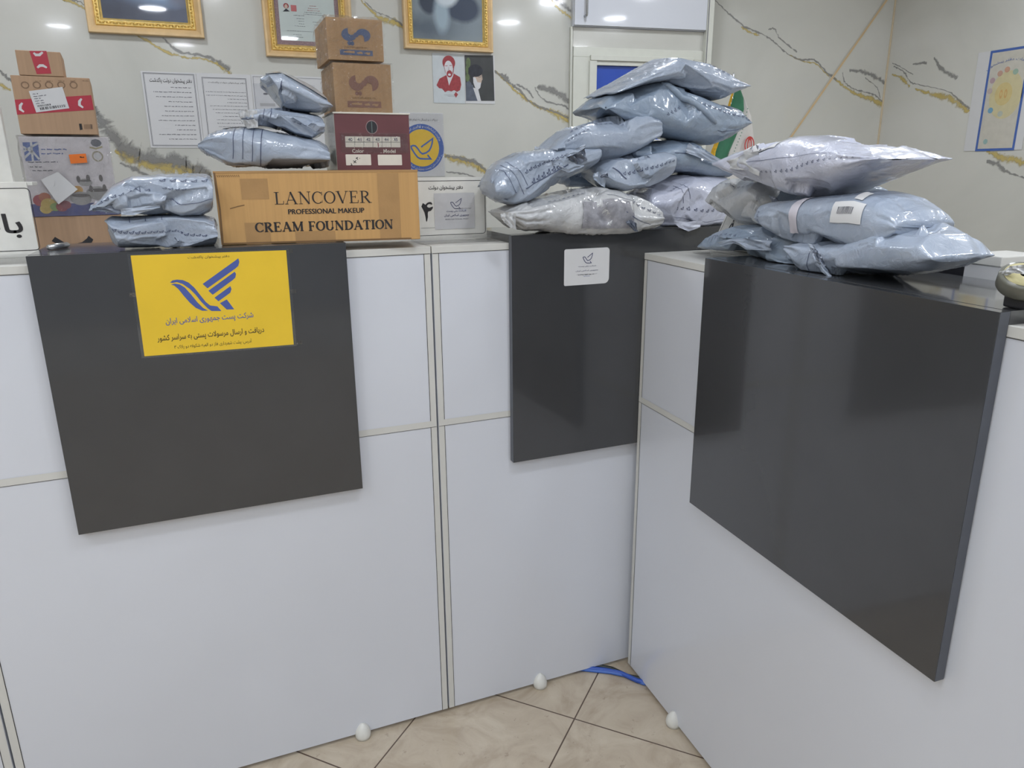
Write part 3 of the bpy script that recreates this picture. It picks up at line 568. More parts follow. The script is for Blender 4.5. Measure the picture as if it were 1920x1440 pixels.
def shiplabel(t_, fr, qd, seed, n, bars):
    mb = MB(); P = fr.px; r = random.Random(seed); a, b, c, d = [np.array(P(*q)) for q in qd]   # tl tr br bl
    mb.box  # label paper
    mb.poly(fr, [tuple(q) for q in (d, c, b, a)], M['paper'], n)
    f2 = Fr(fr.p(*d), fr.x*(c-d)[0]+fr.y*(c-d)[1], fr.y*1.); f2.y = np.cross(f2.x*0+fr.n, f2.x); W_ = np.linalg.norm(c-d); H_ = np.linalg.norm(a-d)
    for i in range(5): words(mb, f2, W_*.08, W_*.6, H_*(.4+.11*i), .0035, M['inkgrey'], seed+i, False, n+.0004, r.uniform(.3, .8))
    x = W_*.15
    while x < W_*.92: w_ = r.choice((.0008, .0014, .002)); mb.rect(f2, x, H_*.08, x+w_, H_*.2, M['ink'], n+.0004); x += w_+r.uniform(.0008, .003)
    if bars:
        x = W_*.1
        while x < W_*.5: w_ = r.choice((.0008, .0014, .002)); mb.rect(f2, x, H_*.24, x+w_, H_*.32, M['ink'], n+.0004); x += w_+.0014
    mb.build('address_label', t_)
shiplabel(t_, fK, ((146, 355), (109, 322), (77, 337), (110, 383)), 3, .007, False)
def art_ship(mb, fr, x0, x1, z0, z1):
    P = fr.px; br = simple('kraft_pale_print', (132, 104, 80)); mb.poly(fr, [P(*q) for q in ((27.5, 187), (171, 178.5), (176, 206), (32, 215))][::-1], M['red'])
    for u, v in ((40, 202), (151, 194)): mb.line(fr, [P(u+2, v-9), P(u-2, v-4), P(u-2, v+3), P(u+5, v+8)], [.004, .006, .006, .004], M['paper'], .0009)
    for u in (47, 69, 92, 115, 138): mb.ell(fr, *P(u, 159.5), .009, .0085, br, .0006, 20, .7); words(mb, fr, P(u-8, 0)[0], P(u+7, 0)[0], P(u, 151)[1], .003, br, u, False)
    mb.poly(fr, [P(*q) for q in ((148, 232), (153, 232), (155, 243), (150, 244))][::-1], M['ink'])
    for k in range(8): mb.line(fr, [P(158+k*2, 233), P(159+k*2, 242)], .0012, br if k < 6 else M['ink'])
q3 = quad(fK, (17, 144), (164, 143), (187, 252), (42, 255))
t_, k3 = carton('parcel_box', fK, q3, .2, M['card2'], 'brown parcel box with red tape band and white address label, above the cookware box', art_ship, z0=k2[3]+.006)
shiplabel(t_, fK, ((54, 171), (117, 163), (130, 203), (68, 211)), 9, .0016, True)
def art_ship2(mb, fr, x0, x1, z0, z1):
    P = fr.px; mb.poly(fr, [P(*q) for q in ((55, 95.5), (87, 95.5), (96.5, 138), (69, 139))][::-1], M['red'])
    mb.line(fr, [P(63, 99), P(67, 103), (P(74, 103)), P(80, 98)], [.004, .006, .006, .004], M['paper'], .0009); mb.line(fr, [P(70, 127), P(75, 123), (P(81, 123)), P(88, 127)], [.004, .006, .006, .004], M['paper'], .0009)
q4 = quad(fK, (27, 95), (112, 96), (120, 138), (37, 141))
carton('parcel_box', fK, q4, .14, M['card2'], 'small brown parcel box crossed by red tape, topmost of the far left stack', art_ship2, z0=k3[3]+.001)
# white board at the far left edge
fW2 = plane(2.10, 0); q = quad(fW2, (-60, 196), (2, 200), (22, 344), (-50, 346)); mb = MB(); mb.box(fW2, q[0], q[1], DESK+.001, q[3], -.02, 0, M['plastic_w'])
t_ = thing('white_screen', fW2.p(q[1]-.1, DESK, -.01), 'white upright board cut by the left picture edge behind the name sign', 'board'); mb.build('panel', t_, bevel=.002)
mb = MB(); mb.box(fW2, q[0], q[1]+.045, q[2]-.004, q[2]+.004, -.02, .04, M['plastic_w']); mb.build('tray', t_, bevel=.001)
# ------------------------------------------------------------------ signs on the ledges
def stand(fr, q, zb, fwd, label, art):
    x0, x1, a, b = q; t_ = thing('desk_sign', fr.p((x0+x1)/2, zb, fwd/2), label, 'sign')
    mb = MB(); mb.box(fr, x0, x1, zb+.004, b, -.004, 0, M['plastic_w']); art(mb, fr, x0, x1, a, b); mb.build('face', t_, bevel=.0006)
    mb = MB(); mb.box(fr, x0, x1, zb+.0005, zb+.004, -.012, fwd, M['acrylic']); mb.box(fr, x0, x1, zb+.004, zb+.012, .003, .006, M['acrylic']); mb.build('base', t_)
    return t_
fN = plane(1.80, 0)
def art4(mb, fr, x0, x1, z0, z1):
    P = fr.px; mb.rline(fr, x0+.009, P(900, 437.5)[1], P(909.5, 400)[0], P(850, 338.8)[1], .007, .0012, M['ink'])
    mb.text(fr, farsi('دفتر پیشخوان دولت'), *P(803.5, 358), *P(867.5, 347), M['ink'], bold=.02)
    G9 = lambda x, y: P(750+x/9, 320+y/9); mb.ngon(fr, [G9(*q) for q in ((360, 605), (385, 545), (405, 560), (430, 575), (455, 545), (490, 530), (525, 532), (545, 560), (530, 575), (505, 562), (475, 568), (455, 590), (460, 612), (490, 626), (555, 605), (550, 640), (520, 678), (475, 690), (468, 720), (470, 780), (455, 860), (440, 855), (430, 780), (410, 700), (380, 640))][::-1], M['ink']); mb.rect(fr, *P(790, 428), *P(816, 426.6), M['ink'])
    c = simple('grey_card_print', (196, 196, 197), .5); mb.rect(fr, *P(815.5, 430.5), *P(889, 361), c, .0012)
    post_bird(mb, fr, *P(844.5, 391.5), *P(864.5, 372), M['inkblue'], .0013, .0018)
    mb.text(fr, farsi('شرکت ملی پست'), *P(837, 398.5), *P(873.5, 393), M['inkblue'], .0018, .01); mb.text(fr, farsi('جمهوری اسلامی ایران'), *P(832.5, 407), *P(879, 400), M['inkblue'], .0018, .01)
    mb.text(fr, 'IRAN NATIONAL POST', *P(835, 412.6), *P(878, 408.8), M['inkgrey'], .0018); words(mb, fr, P(840, 0)[0], P(874, 0)[0], P(0, 415)[1], .002, M['inkgrey'], 2, n=.0018, fill=1); words(mb, fr, P(849, 0)[0], P(864, 0)[0], P(0, 418.4)[1], .0015, M['inkpost'], 2, n=.0018, fill=1)
q = quad(fN, (770, 333), (908, 331.5), (915.5, 445), (775, 448)); stand(fN, (.468, q[1], q[2], q[3]), HT, .09, 'white desk sign with a large Persian four on the middle counter', art4)
fN2 = plane(1.79, 0)
def art_b(mb, fr, x0, x1, z0, z1):
    P = fr.px; mb.rline(fr, x0+.01, P(60, 469)[1], P(65, 410)[0], P(30, 353)[1], .008, .0014, M['ink'])
    a, b = P(-78, 450), P(38, 400); mb.text(fr, farsi('باجه'), *a, *b, M['ink'], bold=.015)
q = quad(fN2, (-110, 343), (63, 341.5), (75, 470), (-100, 474)); stand(fN2, (q[0], min(q[1], -.3225), q[2], q[3]), HT, .09, 'white desk sign with large black Persian lettering at the left edge', art_b)
fN3 = Fr(fR.p(.30, 0, -.10), (fR.x[0]*.62+.78*.9, fR.x[1]*.62+.2, 0))
def art8(mb, fr, x0, x1, z0, z1):
    P = fr.px; mb.rline(fr, x0+.007, z0+.012, x1-.007, z1-.008, .006, .0012, M['ink']); mb.text(fr, '۸', x0+.022, z0+.05, x0+.06, z0+.105, M['ink'], bold=.05)
# yellow laminated notice on the left panel
fp = Fr((0, Y0-TP, 0)); c = [np.array(fp.px(*q)) for q in ((269, 669), (550, 645), (537, 470), (247, 478))]
ax = (c[1]-c[0]+c[2]-c[3]); ax /= np.linalg.norm(ax); ay = np.array([-ax[1], ax[0]]); W_ = (np.linalg.norm(c[1]-c[0])+np.linalg.norm(c[2]-c[3]))/2; H_ = (np.linalg.norm(c[3]-c[0])+np.linalg.norm(c[2]-c[1]))/2
cen = sum(c)/4; o_ = cen-ax*W_/2-ay*H_/2; fy = Fr(fp.p(o_[0], o_[1], .001), fp.x*ax[0]+fp.y*ax[1], fp.x*ay[0]+fp.y*ay[1])
t_ = thing('yellow_notice', fp.p(cen[0], o_[1], 0), 'yellow laminated notice with blue bird emblem taped to the left black panel', 'notice')
mb = MB(); mb.box(fy, 0, W_, 0, H_, -.0007, 0, M['yellow'])
P = fy.px; C6 = lambda x, y: P(180+x/3.692, 420+y/3.692)
for g in ([(738, 415), (985, 238), (992, 262), (985, 290), (965, 308), (772, 445)], [(778, 462), (960, 330), (969, 345), (965, 370), (950, 385), (808, 490)], [(820, 510), (930, 430), (938, 450), (930, 475), (910, 490), (848, 535)], [(858, 548), (905, 522), (957, 590), (905, 592)],
          [(512, 405), (530, 390), (560, 385), (600, 388), (640, 405), (680, 440), (720, 490), (760, 540), (790, 564), (840, 570), (868, 602), (800, 602), (775, 585), (730, 540), (690, 490), (650, 450), (600, 415), (560, 402), (530, 408)],
          [(518, 420), (545, 412), (580, 418), (615, 440), (660, 490), (700, 540), (740, 580), (775, 600), (735, 600), (690, 580), (650, 545), (610, 500), (570, 450), (540, 425)]):
    mb.ngon(fy, [C6(*q) for q in g], M['inkpost'], .0003)
mb.text(fy, farsi('دفتر پیشخوان پاکدشت'), *C6(636, 246), *C6(922, 212), M['ink'], .0003)
def band(mb, fr, txt, p0, p1, hh, m, n, bold=0.):
    """text between two pixel points along its own slope"""
    a, b = np.array(p0), np.array(p1); d = b-a; u = np.array([-d[1], d[0]])/np.linalg.norm(d)*hh
    mb.text(fr, txt, 0, 0, 1, 1, m, n, bold, warp=lambda x, y: tuple(a+d*x+u*y))
band(mb, fy, farsi('شرکت پست جمهوری اسلامی ایران'), C6(486, 708), C6(1092, 660), .0165, M['inkpost'], .0003, .01)
band(mb, fy, farsi('دریافت و ارسال مرسولات پستی به سراسر کشور'), C6(428, 826), C6(1166, 762), .0165, M['ink'], .0003, .01)
band(mb, fy, farsi('آدرس: پشت شهرداری فاز دو الهیه شکوفه دو پلاک ۳'), C6(545, 872), C6(1080, 828), .011, M['ink'], .0003)
mb.build('sheet', t_)
mb = MB(); mb.box(fy, -.006, W_+.006, -.004, H_+.003, -.0009, -.0007, M['acrylic'])
for a, b in ((W_+.002, H_-.006), (W_+.002, H_*.55), (W_+.006, .0), (-.012, H_*.6)): mb.rect(fy, a, b, a+.012, b+.009, M['film'], .0012)
mb.build('lamination_edge', t_)
# small white sticker on the middle panel
t_ = MB(); P = fp.px; c = [np.array(P(*q)) for q in ((1057, 536), (1140, 531), (1144, 464), (1058, 467))]
a, b = c[0]*.5+c[3]*.5, c[1]*.5+c[2]*.5; d = (b-a)/np.linalg.norm(b-a); W_ = np.linalg.norm(b-a); H_ = (c[3][1]-c[0][1]+c[2][1]-c[1][1])/2; f2 = Fr(fp.p(a[0], (c[0][1]+c[1][1])/2, .0), fp.x)
t_.rrect(f2, 0, 0, W_, H_, .005, M['paper'], .0008, rs=(.013, .009, .005, .004)); P = f2.px; G = lambda x, y: P(1050+x/16, 455+y/16)
post_bird(t_, f2, *G(680, 620), *G(972, 310), M['inkblue'], .0016, .0012)
t_.text(f2, farsi('شرکت ملی پست'), *G(545, 745), *G(1075, 665), M['inkblue'], .0012, .01); t_.text(f2, farsi('جمهوری اسلامی ایران'), *G(465, 880), *G(1140, 790), M['inkblue'], .0012, .01)
t_.text(f2, 'IRAN NATIONAL POST', *G(500, 975), *G(1110, 915), M['inkgrey'], .0012); words(t_, f2, G(560, 0)[0], G(1040, 0)[0], G(0, 1005)[1], .003, M['inkgrey'], 3, n=.0012, fill=1); words(t_, f2, G(710, 0)[0], G(900, 0)[0], G(0, 1055)[1], .002, M['inkpost'], 4, n=.0012, fill=1)
tag(t_.build('sticker'), 'white rounded sticker with a navy outline bird on the middle black panel', 'sticker')
# pen cap on the left ledge
mb = MB(); fz = Fr((0, 0, TL_+.006), (1, 0, 0), (0, 1, 0)); fq = plane(1.75); a = fq.hit(92, 467); a[2] = TL_+.006; b = a+np.array([.028, .055, 0]); mb.tube([a, a+(b-a)*.9, b], [.0055, .0058, .003], M['alu'], 14); tag(mb.build('pen_cap'), 'short silver pen cap lying on the left ledge', 'pen cap')
# ------------------------------------------------------------------ wall papers and pictures
fP = Fr((0, WY-.002, 0))
def sheet(nm, quadpx, label, art, cat='notice', m=None, fr=fP, base=None, plain=False):
    x0, x1, z0, z1 = quad(fr, *quadpx); mb = MB(); mb.box(fr, x0, x1, z0, z1, -.0012, 0, m or M['paper']); art(mb, fr, x0, x1, z0, z1); return tag(mb.build(nm), label, cat)
def art_doc(seed, title, top, nl, style):
    def f(mb, fr, x0, x1, z0, z1):
        W_, H_ = x1-x0, z1-z0; b = .02 if style else .008
        mb.line(fr, [(x0+b, z0+.008), (x1-b, z0+.008), (x1-b, z1-b*.8), (x0+b, z1-b*.8)], .0016, M['inkgrey'], closed=True); mb.line(fr, [(x0+b+.003, z0+.011), (x1-b-.003, z0+.011), (x1-b-.003, z1-b*.8-.003), (x0+b+.003, z1-b*.8-.003)], .0008, M['inkgrey'], closed=True)
        mb.text(fr, farsi(title), x0+W_*(.14 if not style else .2), z1-H_*(.155 if not style else .13), x1-W_*(.09 if not style else .12), z1-H_*(.08 if not style else .105), M['ink'], bold=.01 if not style else 0)
        r = random.Random(seed)
        for i in range(nl): words(mb, fr, x0+W_*.12, x1-W_*.12, z1-H_*(top+i*(.062 if not style else .046)), .0045 if not style else .0035, M['inkgrey'], seed*50+i, fill=r.uniform(.45, 1.))
    return f
sheet('wall_notice', ((262.6, 132.6), (370, 137), (380, 277), (283.5, 277.4)), 'white printed notice with bold Persian heading, leftmost of the three on the wall', art_doc(1, 'دفتر پیشخوان دولت پاکدشت', .2, 12, 0))
sheet('wall_notice', ((371, 137), (473, 140), (480, 281), (380.5, 277)), 'white price list notice with small print, between the two other wall notices', art_doc(2, 'دفتر پیشخوان دولت پاکدشت', .24, 14, 1))
def art_d3(mb, fr, x0, x1, z0, z1):
    P = fr.px; mb.line(fr, [(x0+.008, z0+.008), (x1-.008, z0+.008), (x1-.008, z1-.008), (x0+.008, z1-.008)], .0012, M['inkgrey'], closed=True); mb.ell(fr, *P(498, 176), .010, .004, M['inkgrey'])
    mb.rect(fr, *P(488, 199), *P(516, 194), simple('grey_bar', (168, 168, 170))); mb.rect(fr, *P(482, 240), *P(590, 160), simple('grey_tint', (196, 197, 200)), .0003)
sheet('wall_notice', ((474, 140), (613, 144.5), (617, 280), (480, 277)), 'wide white notice with pale grey block, mostly hidden by the top grey parcel', art_d3)
# round post emblem card
def art_round(mb, fr, x0, x1, z0, z1):
    P = fr.px; cx, cy = P(791, 277.5); r = P(832, 277)[0]-cx; mb.ell(fr, cx, cy, r, r*1.0, M['inkpost2'], k=56); mb.ell(fr, cx, cy, r*.78, r*.78, M['yellow'], .001, 56)
    post_bird(mb, fr, *P(771, 298), *P(811, 260), M['inkpost2'], .0075, .0014)
    def ring(t, a0, a1, rr, hh, flip):
        def wp(x, y):
            a = math.radians(lerp(a0, a1, x)); q = rr+(y*hh if not flip else (1-y)*hh); return cx+q*math.cos(a), cy+q*math.sin(a)
        mb.text(fr, farsi(t), 0, 0, 1, 1, M['paper'], .0014, .01, warp=wp)
    ring('وزارت ارتباطات و فناوری اطلاعات', 152, 20, r*.83, r*.13, False); ring('شرکت ملی پست جمهوری اسلامی ایران', 205, 335, r*.83, r*.13, True)
    mb.text(fr, farsi('دریافت و ارسال به تمام نقاط ک'), *P(757, 227.5), *P(820, 222.5), M['ink'])
    mb.rect(fr, x0, z0, x1, z1, film('sleeve', .04, 9, 1.2), .003)
M['inkpost2'] = simple('post_blue_ring', (66, 102, 178), .4, coat=.3)
sheet('emblem_card', ((748, 211), (829, 211.5), (836, 331), (755, 331)), 'sleeved card with round blue and yellow bird emblem on the wall', art_round, 'card')
# two small portrait prints
fk = simple('portrait_skin', (196, 176, 160)); rd = simple('portrait_red', (158, 62, 66), .5, .2, 90); wh = simple('portrait_white', (214, 214, 216)); dk = simple('portrait_dark', (46, 48, 56), .5, .2, 60); mdg = simple('portrait_robe', (92, 98, 112), .5, .2, 40)
def art_p1(mb, fr, x0, x1, z0, z1):
    P = lambda x, y: fr.px(780+x/10.667, 80+y/10.667)
    mb.ngon(fr, [P(*q) for q in ((410, 850), (470, 720), (600, 650), (660, 700), (760, 620), (880, 690), (905, 840), (880, 950), (820, 985), (760, 950), (710, 975), (640, 960), (580, 990), (520, 920), (460, 910))][::-1], rd, .0004)
    mb.ngon(fr, [P(*q) for q in ((610, 640), (660, 860), (750, 640))], wh, .0006)
    mb.ell(fr, *P(655, 400), .0305, .0300, rd, .0008, 28); mb.ell(fr, *P(650, 510), .0205, .0320, wh, .0010, 28); mb.ell(fr, *P(668, 625), .0140, .0150, rd, .0012, 20); mb.ell(fr, *P(668, 640), .0070, .0050, wh, .0013, 16); mb.line(fr, [P(640, 575), P(668, 560), P(700, 575)], .004, rd, .0013); mb.line(fr, [P(580, 465), P(630, 462)], .0022, rd, .0012); mb.line(fr, [P(665, 460), P(715, 455)], .0022, rd, .0012); mb.line(fr, [P(655, 490), P(650, 540), P(665, 545)], .0012, rd, .0012)
    mb.line(fr, [P(545, 420), P(575, 530), P(590, 600)], .0014, rd, .0012); mb.line(fr, [P(765, 420), P(745, 560), P(735, 620)], .003, rd, .0012)
    mb.ngon(fr, [P(*q) for q in ((760, 1040), (795, 985), (840, 1035), (800, 1100))][::-1], rd, .0008); words(mb, fr, P(480, 0)[0], P(740, 0)[0], P(0, 1025)[1], .0018, M['inkgrey'], 1, n=.0008); words(mb, fr, P(560, 0)[0], P(740, 0)[0], P(0, 1050)[1], .0018, M['inkgrey'], 2, n=.0008)
sheet('portrait_print', ((809.5, 100), (869.5, 101), (872.5, 194), (814, 193)), 'small white print of a turbaned man drawn in red', art_p1, 'picture', simple('print_pale', (200, 206, 208), .4))
def art_p2(mb, fr, x0, x1, z0, z1):
    P = lambda x, y: fr.px(780+x/10.667, 80+y/10.667); g = [(970, 250), (1540, 255), (1570, 1165), (1000, 1165)]
    mb.poly(fr, [P(*q) for q in g][::-1], simple('portrait_backdrop', (66, 68, 68), .4, .2, 12), .0003)
    for kk, (u, v, rx, ry) in enumerate(((1045, 400, .011, .022), (1030, 700, .010, .018), (1020, 540, .007, .018))): mb.ell(fr, *P(u, v), rx, ry, simple('portrait_leaves', (96, 112, 74), .5, .25, 60), .0004+kk*.0001, 20)
    mb.ngon(fr, [P(*q) for q in ((1000, 1165), (1000, 800), (1060, 760), (1140, 850), (1180, 960), (1310, 1165))][::-1], mdg, .0007)
    mb.ngon(fr, [P(*q) for q in ((1140, 900), (1240, 920), (1300, 1165), (1230, 1165))][::-1], wh, .0009)
    mb.ell(fr, *P(1235, 730), .0200, .0300, fk, .0011, 24); mb.ngon(fr, [P(*q) for q in ((1140, 690), (1190, 700), (1225, 790), (1300, 800), (1285, 900), (1240, 945), (1180, 900), (1145, 800))][::-1], wh, .0013)
    mb.ell(fr, *P(1190, 560), .0350, .0270, dk, .0015, 28); mb.line(fr, [P(1110, 620), P(1130, 760), P(1120, 840)], .006, dk, .0014); mb.line(fr, [P(1245, 690), P(1300, 684)], .0018, dk, .0015); mb.line(fr, [P(1310, 640), P(1325, 735), P(1300, 765)], .0025, fk, .0015)
sheet('portrait_print', ((870, 102), (925, 103.5), (930, 195), (873, 194)), 'small print of a bearded man in dark turban in profile', art_p2, 'picture', M['paper'])
# blue-bordered poster on the right wall
fQ = Fr((WX-.003, 0, 0), (0, -1, 0))
def art_blue(mb, fr, x0, x1, z0, z1):
    P = fr.px; bl = simple('poster_blue', (74, 104, 172), .5); W_, H_ = x1-x0, z1-z0; a = x0+W_*.23; b = x0+W_*.86; c, d = z0+.004, z1-.006
    mb.rect(fr, a, c, b, d, simple('poster_cream', (200, 196, 184), .5), .0003); mb.line(fr, [(a, c), (b, c), (b, d), (a, d)], .012, bl, .0006, True); cx = (a+b)/2
    mb.ell(fr, cx+.012, z0+H_*.55, .085, .115, simple('poster_gold', (206, 196, 156), .5), .0006, 40); mb.ell(fr, cx, z0+H_*.56, .045, .055, simple('poster_gold_deep', (208, 190, 134), .5), .0009, 30)
    for k, (dx, dz, col) in enumerate(((-.075, .02, (188, 160, 150)), (-.07, .07, (170, 130, 140)), (-.035, .1, (190, 130, 100)), (.0, .115, (200, 130, 90)), (.045, .1, (130, 170, 140)), (-.055, -.075, (60, 140, 186)), (.0, -.095, (170, 180, 160)))): mb.ell(fr, cx+dx, z0+H_*.56+dz, .014, .014, simple('poster_dot%d' % k, tuple(int(x*.6+78) for x in col)), .0012, 18)
    for sx in (-.012, .012): mb.ell(fr, cx+sx, z0+H_*.56, .008, .022, simple('poster_orange', (208, 168, 110)), .0012, 16, .5)
    def wp(x, y): A = math.radians(lerp(128, 60, x)); q = .19+y*.02; return cx+.01+q*math.cos(A), z0+H_*.56-.01+q*math.sin(A)*.85
    mb.text(fr, farsi('خدمات دفتر پیشخوان'), 0, 0, 1, 1, bl, .0012, 0, warp=wp)
    mb.ell(fr, cx-.055, z0+.045, .012, .013, simple('poster_mint', (150, 180, 176)), .0012, 16)
sheet('wall_poster', ((1837, 98), (1940, 84), (1925, 281), (1805, 283)), 'blue-bordered cream poster on the right-hand wall', art_blue, 'poster', fr=fQ)
# framed pictures
def picture(x0, x1, z0, h, wd, label, pic, art=None):
    t_ = thing('picture_frame', (( x0+x1)/2, WY, z0), label, 'picture'); z1 = z0+h; fr = Fr((0, WY, 0))
    prof = [(0, .001), (0, .022), (.003, .026), (.012, .026), (.03, .014), (.034, .02), (.05, .02), (.054, .012), (.06, .006)]
    for nm, i0, i1, m in (('outer_moulding', 0, 4, M['gold2']), ('inner_moulding', 4, 8, M['gold'])):
        mb = MB(); R = []
        for k in range(i0, i1+1):
            a, n = prof[k]; a *= wd/.06; R.append([fr.p(X, Z, n) for X, Z in ((x0+a, z0+a), (x1-a, z0+a), (x1-a, z1-a), (x0+a, z1-a))])
        vs = [p for r in R for p in r]; mb.add(vs, [(4*i+j, 4*i+(j+1) % 4, 4*i+4+(j+1) % 4, 4*i+4+j) for i in range(len(R)-1) for j in range(4)], m)
        mb.build(nm, t_)
    mb = MB(); a = .042*wd/.06
    def leaf(cx, cz, dx, dz):
        q = .0062; vs = [fr.p(cx+dx*q*1.3, cz+dz*q*1.3, .0205), fr.p(cx-dz*q*.8, cz+dx*q*.8, .0205), fr.p(cx-dx*q*1.0, cz-dz*q*1.0, .0205), fr.p(cx+dz*q*.8, cz-dx*q*.8, .0205), fr.p(cx, cz, .0265)]
        mb.add(vs, [(0, 1, 4), (1, 2, 4), (2, 3, 4), (3, 0, 4)], M['gold'])
    for (ax_, az, bx, bz) in ((x0+a, z0+a, x1-a, z0+a), (x1-a, z0+a, x1-a, z1-a), (x1-a, z1-a, x0+a, z1-a), (x0+a, z1-a, x0+a, z0+a)):
        L = math.hypot(bx-ax_, bz-az); n = int(L/.0115)
        for k in range(n):
            t = (k+.5)/n; dx, dz = (bx-ax_)/L, (bz-az)/L; s = 1 if k % 2 else -1; c_, s_ = math.cos(.6*s), math.sin(.6*s); leaf(lerp(ax_, bx, t), lerp(az, bz, t), dx*c_-dz*s_, dx*s_+dz*c_)
    mb.build('carved_leaf_trim', t_)
    mb = MB(); mb.box(fr, x0+wd*.9, x1-wd*.9, z0+wd*.9, z1-wd*.9, .001, .0055, pic); 
    if art: art(mb, fr, x0+wd, x1-wd, z0+wd, z1-wd)
    mb.build('picture', t_)
p0, p1 = fP.px(167, 61), fP.px(384, 74)
picture(p0[0], p1[0], (p0[1]+p1[1])/2, .62, .056, 'gilt-framed portrait on dark blue ground, leftmost of the three gilt frames', soft('portrait_blue', (84, 92, 112), [((140, 166, 198), .03, .155, .10, .045, .5), ((206, 218, 232), .045, .165, .05, .025, .5), ((66, 72, 88), -.12, .08, .14, .05, .8), ((110, 104, 116), .12, .16, .03, .03, .8)]))
p0, p1 = fP.px(499, 106), fP.px(662, 114)
def art_cert(mb, fr, x0, x1, z0, z1):
    g = simple('certificate_border', (140, 118, 120), .5, .25, 160); mb.line(fr, [(x0+.008, z0+.008), (x1-.008, z0+.008), (x1-.008, z1-.008), (x0+.008, z1-.008)], .018, g, .0062, True)
    P = fr.px; mb.ell(fr, *P(536, 11.5), .011, .0105, rd, .0064, 20); mb.ell(fr, *P(536, 12.5), .0065, .0085, fk, .0066, 16); mb.ngon(fr, [P(530, 22), P(536, 16.5), P(543, 22)], dk, .0068); mb.rect(fr, *P(545.5, 21.5), *P(555, 10.5), simple('stamp_pink', (190, 110, 110)), .0064)
    for i, (a, b, v, c) in enumerate(((580, 592, 11.5, 'r'), (577, 596, 16, 'r'), (575, 599, 20, 'r'), (570, 602, 23.5, 'k'), (568, 605, 27, 'k'), (550, 570, 29, 'k'), (555, 570, 35, 'k'), (559, 570, 40, 'k'), (559, 570, 45, 'k'), (552, 572, 49, 'k'), (536, 598, 57.5, 'k'), (548, 565, 65, 'k'), (540, 568, 69, 'k'), (586, 600, 42, 'k'), (588, 600, 47, 'k'))): words(mb, fr, P(a, v)[0], P(b, v)[0], P(a, v)[1], .0028, rd if c == 'r' else M['inkgrey'], i, n=.0064, fill=1.)
picture(p0[0], p1[0], (p0[1]+p1[1])/2, .46, .05, 'gilt-framed certificate partly behind the wrapped box tower', simple('certificate_paper', (190, 200, 196), .3, .04, 8, coat=.8, crough=.03), art_cert)
p0, p1 = fP.px(757, 92), fP.px(922, 100)
picture(p0[0], p1[0], (p0[1]+p1[1])/2, .56, .046, 'gilt-framed portrait of a man with white beard and dark robe', soft('portrait_beard', (132, 144, 152), [((92, 104, 116), -.1, .09, .12, .05, .7), ((58, 68, 84), -.085, .20, .05, .05, .18), ((60, 72, 92), .070, .180, .085, .055, .18), ((160, 178, 190), -.03, .15, .035, .07, .35), ((206, 216, 222), -.005, .235, .055, .05, .22)]+0*[((92, 104, 116), -.1, .09, .12, .05, .7), ((64, 72, 86), -.09, .15, .05, .05, .5), ((66, 76, 92), .09, .12, .09, .055, .4), ((150, 168, 180), -.02, .12, .045, .09, .5), ((206, 214, 218), -.005, .185, .05, .05, .4)]))
# ------------------------------------------------------------------ white partition with cabinet and blue pane
fC = plane(WY-.001, -7.4, 1.750)
def PX(u, v): return fC.px(u, v)
xl, xr = 0., PX(1316, 60)[0]; xr2 = PX(1329, 40)[0]
zc = (PX(1076, 52)[1]+PX(1314, 61)[1])/2; zw = (PX(1080, 89)[1]+PX(1313, 97)[1])/2
t_ = thing('wall_cabinet', fC.p((xl+xr)/2, zc, .02), 'white wall cabinet with bar handle above the blue window', 'cabinet')
mb = MB(); mb.box(fC, xl-.005, xr, zc, CEIL-.01, .001, .03, M['white']); mb.build('body', t_)
mb = MB(); mb.box(fC, xl-.003, xr-.002, zc+.004, CEIL-.015, .031, .048, M['white']); dd = mb.build('door', t_, bevel=.001)
a = fC.px(1090, 34); mb = MB(); mb.tube([fC.p(a[0], a[1], .048), fC.p(a[0], a[1], .075), fC.p(a[0], a[1]+.004, .078), fC.p(a[0], a[1]+.28, .078), fC.p(a[0], a[1]+.284, .075), fC.p(a[0], a[1]+.284, .048)], .006, M['alu'], 10); mb.build('handle', dd)
mb = MB(); mb.box(fC, xl, xr, zw, zc-.001, .001, .02, M['marble']); veins(mb, fC, [([(1216, 60), (1206, 74), (1199, 90)], [9, 15, 5], 'gold'), ([(1223, 60), (1217, 76), (1204, 90)], [3, 4, 3], 'grey'), ([(1232, 62), (1228, 72), (1222, 90)], [3, 3, 1], 'grey')])
for v_ in (0,): pass
o = mb.build('trim_4'); 
for k0 in range(len(mb.v)): mb.v[k0] = mb.v[k0]
struct(o, 'marble strip between white cabinet and blue window'); vein_uv(o, mb)
mb = MB(); z0 = PX(1115, 300)[1]; mb.box(fC, xl+.10, xr-.05, z0, PX(1115, 262)[1], .001, .03, M['upvc']); mb.box(fC, xl, xr, .1, z0, .001, .022, M['upvc'])
mb.box(fC, xl, xr, zw-.045, zw-.001, .001, .03, M['upvc']); mb.box(fC, xl, xl+.10, z0, zw-.045, .001, .03, M['upvc']); mb.box(fC, xr-.05, xr, z0, zw-.045, .001, .03, M['upvc'])
a = PX(1102, 107); b = PX(1115, 124); mb.box(fC, a[0], xr-.06, a[1]-.02, a[1]+.005, .03, .045, M['upvc']); mb.box(fC, a[0]-.004, b[0]-.003, z0, a[1]-.02, .03, .042, M['upvc']); mb.box(fC, b[0]-.003, xr-.06, b[1], a[1]-.02, .025, .036, M['upvc'])
wn = struct(mb.build('window_1', bevel=.002), 'cream framed window with a blue pane in the white partition')
zb = PX(1115, 262)[1]
mb = MB(); mb.box(fC, b[0], xr-.06, zb, b[1], .012, .02, M['blue']); mb.build('pane', wn)
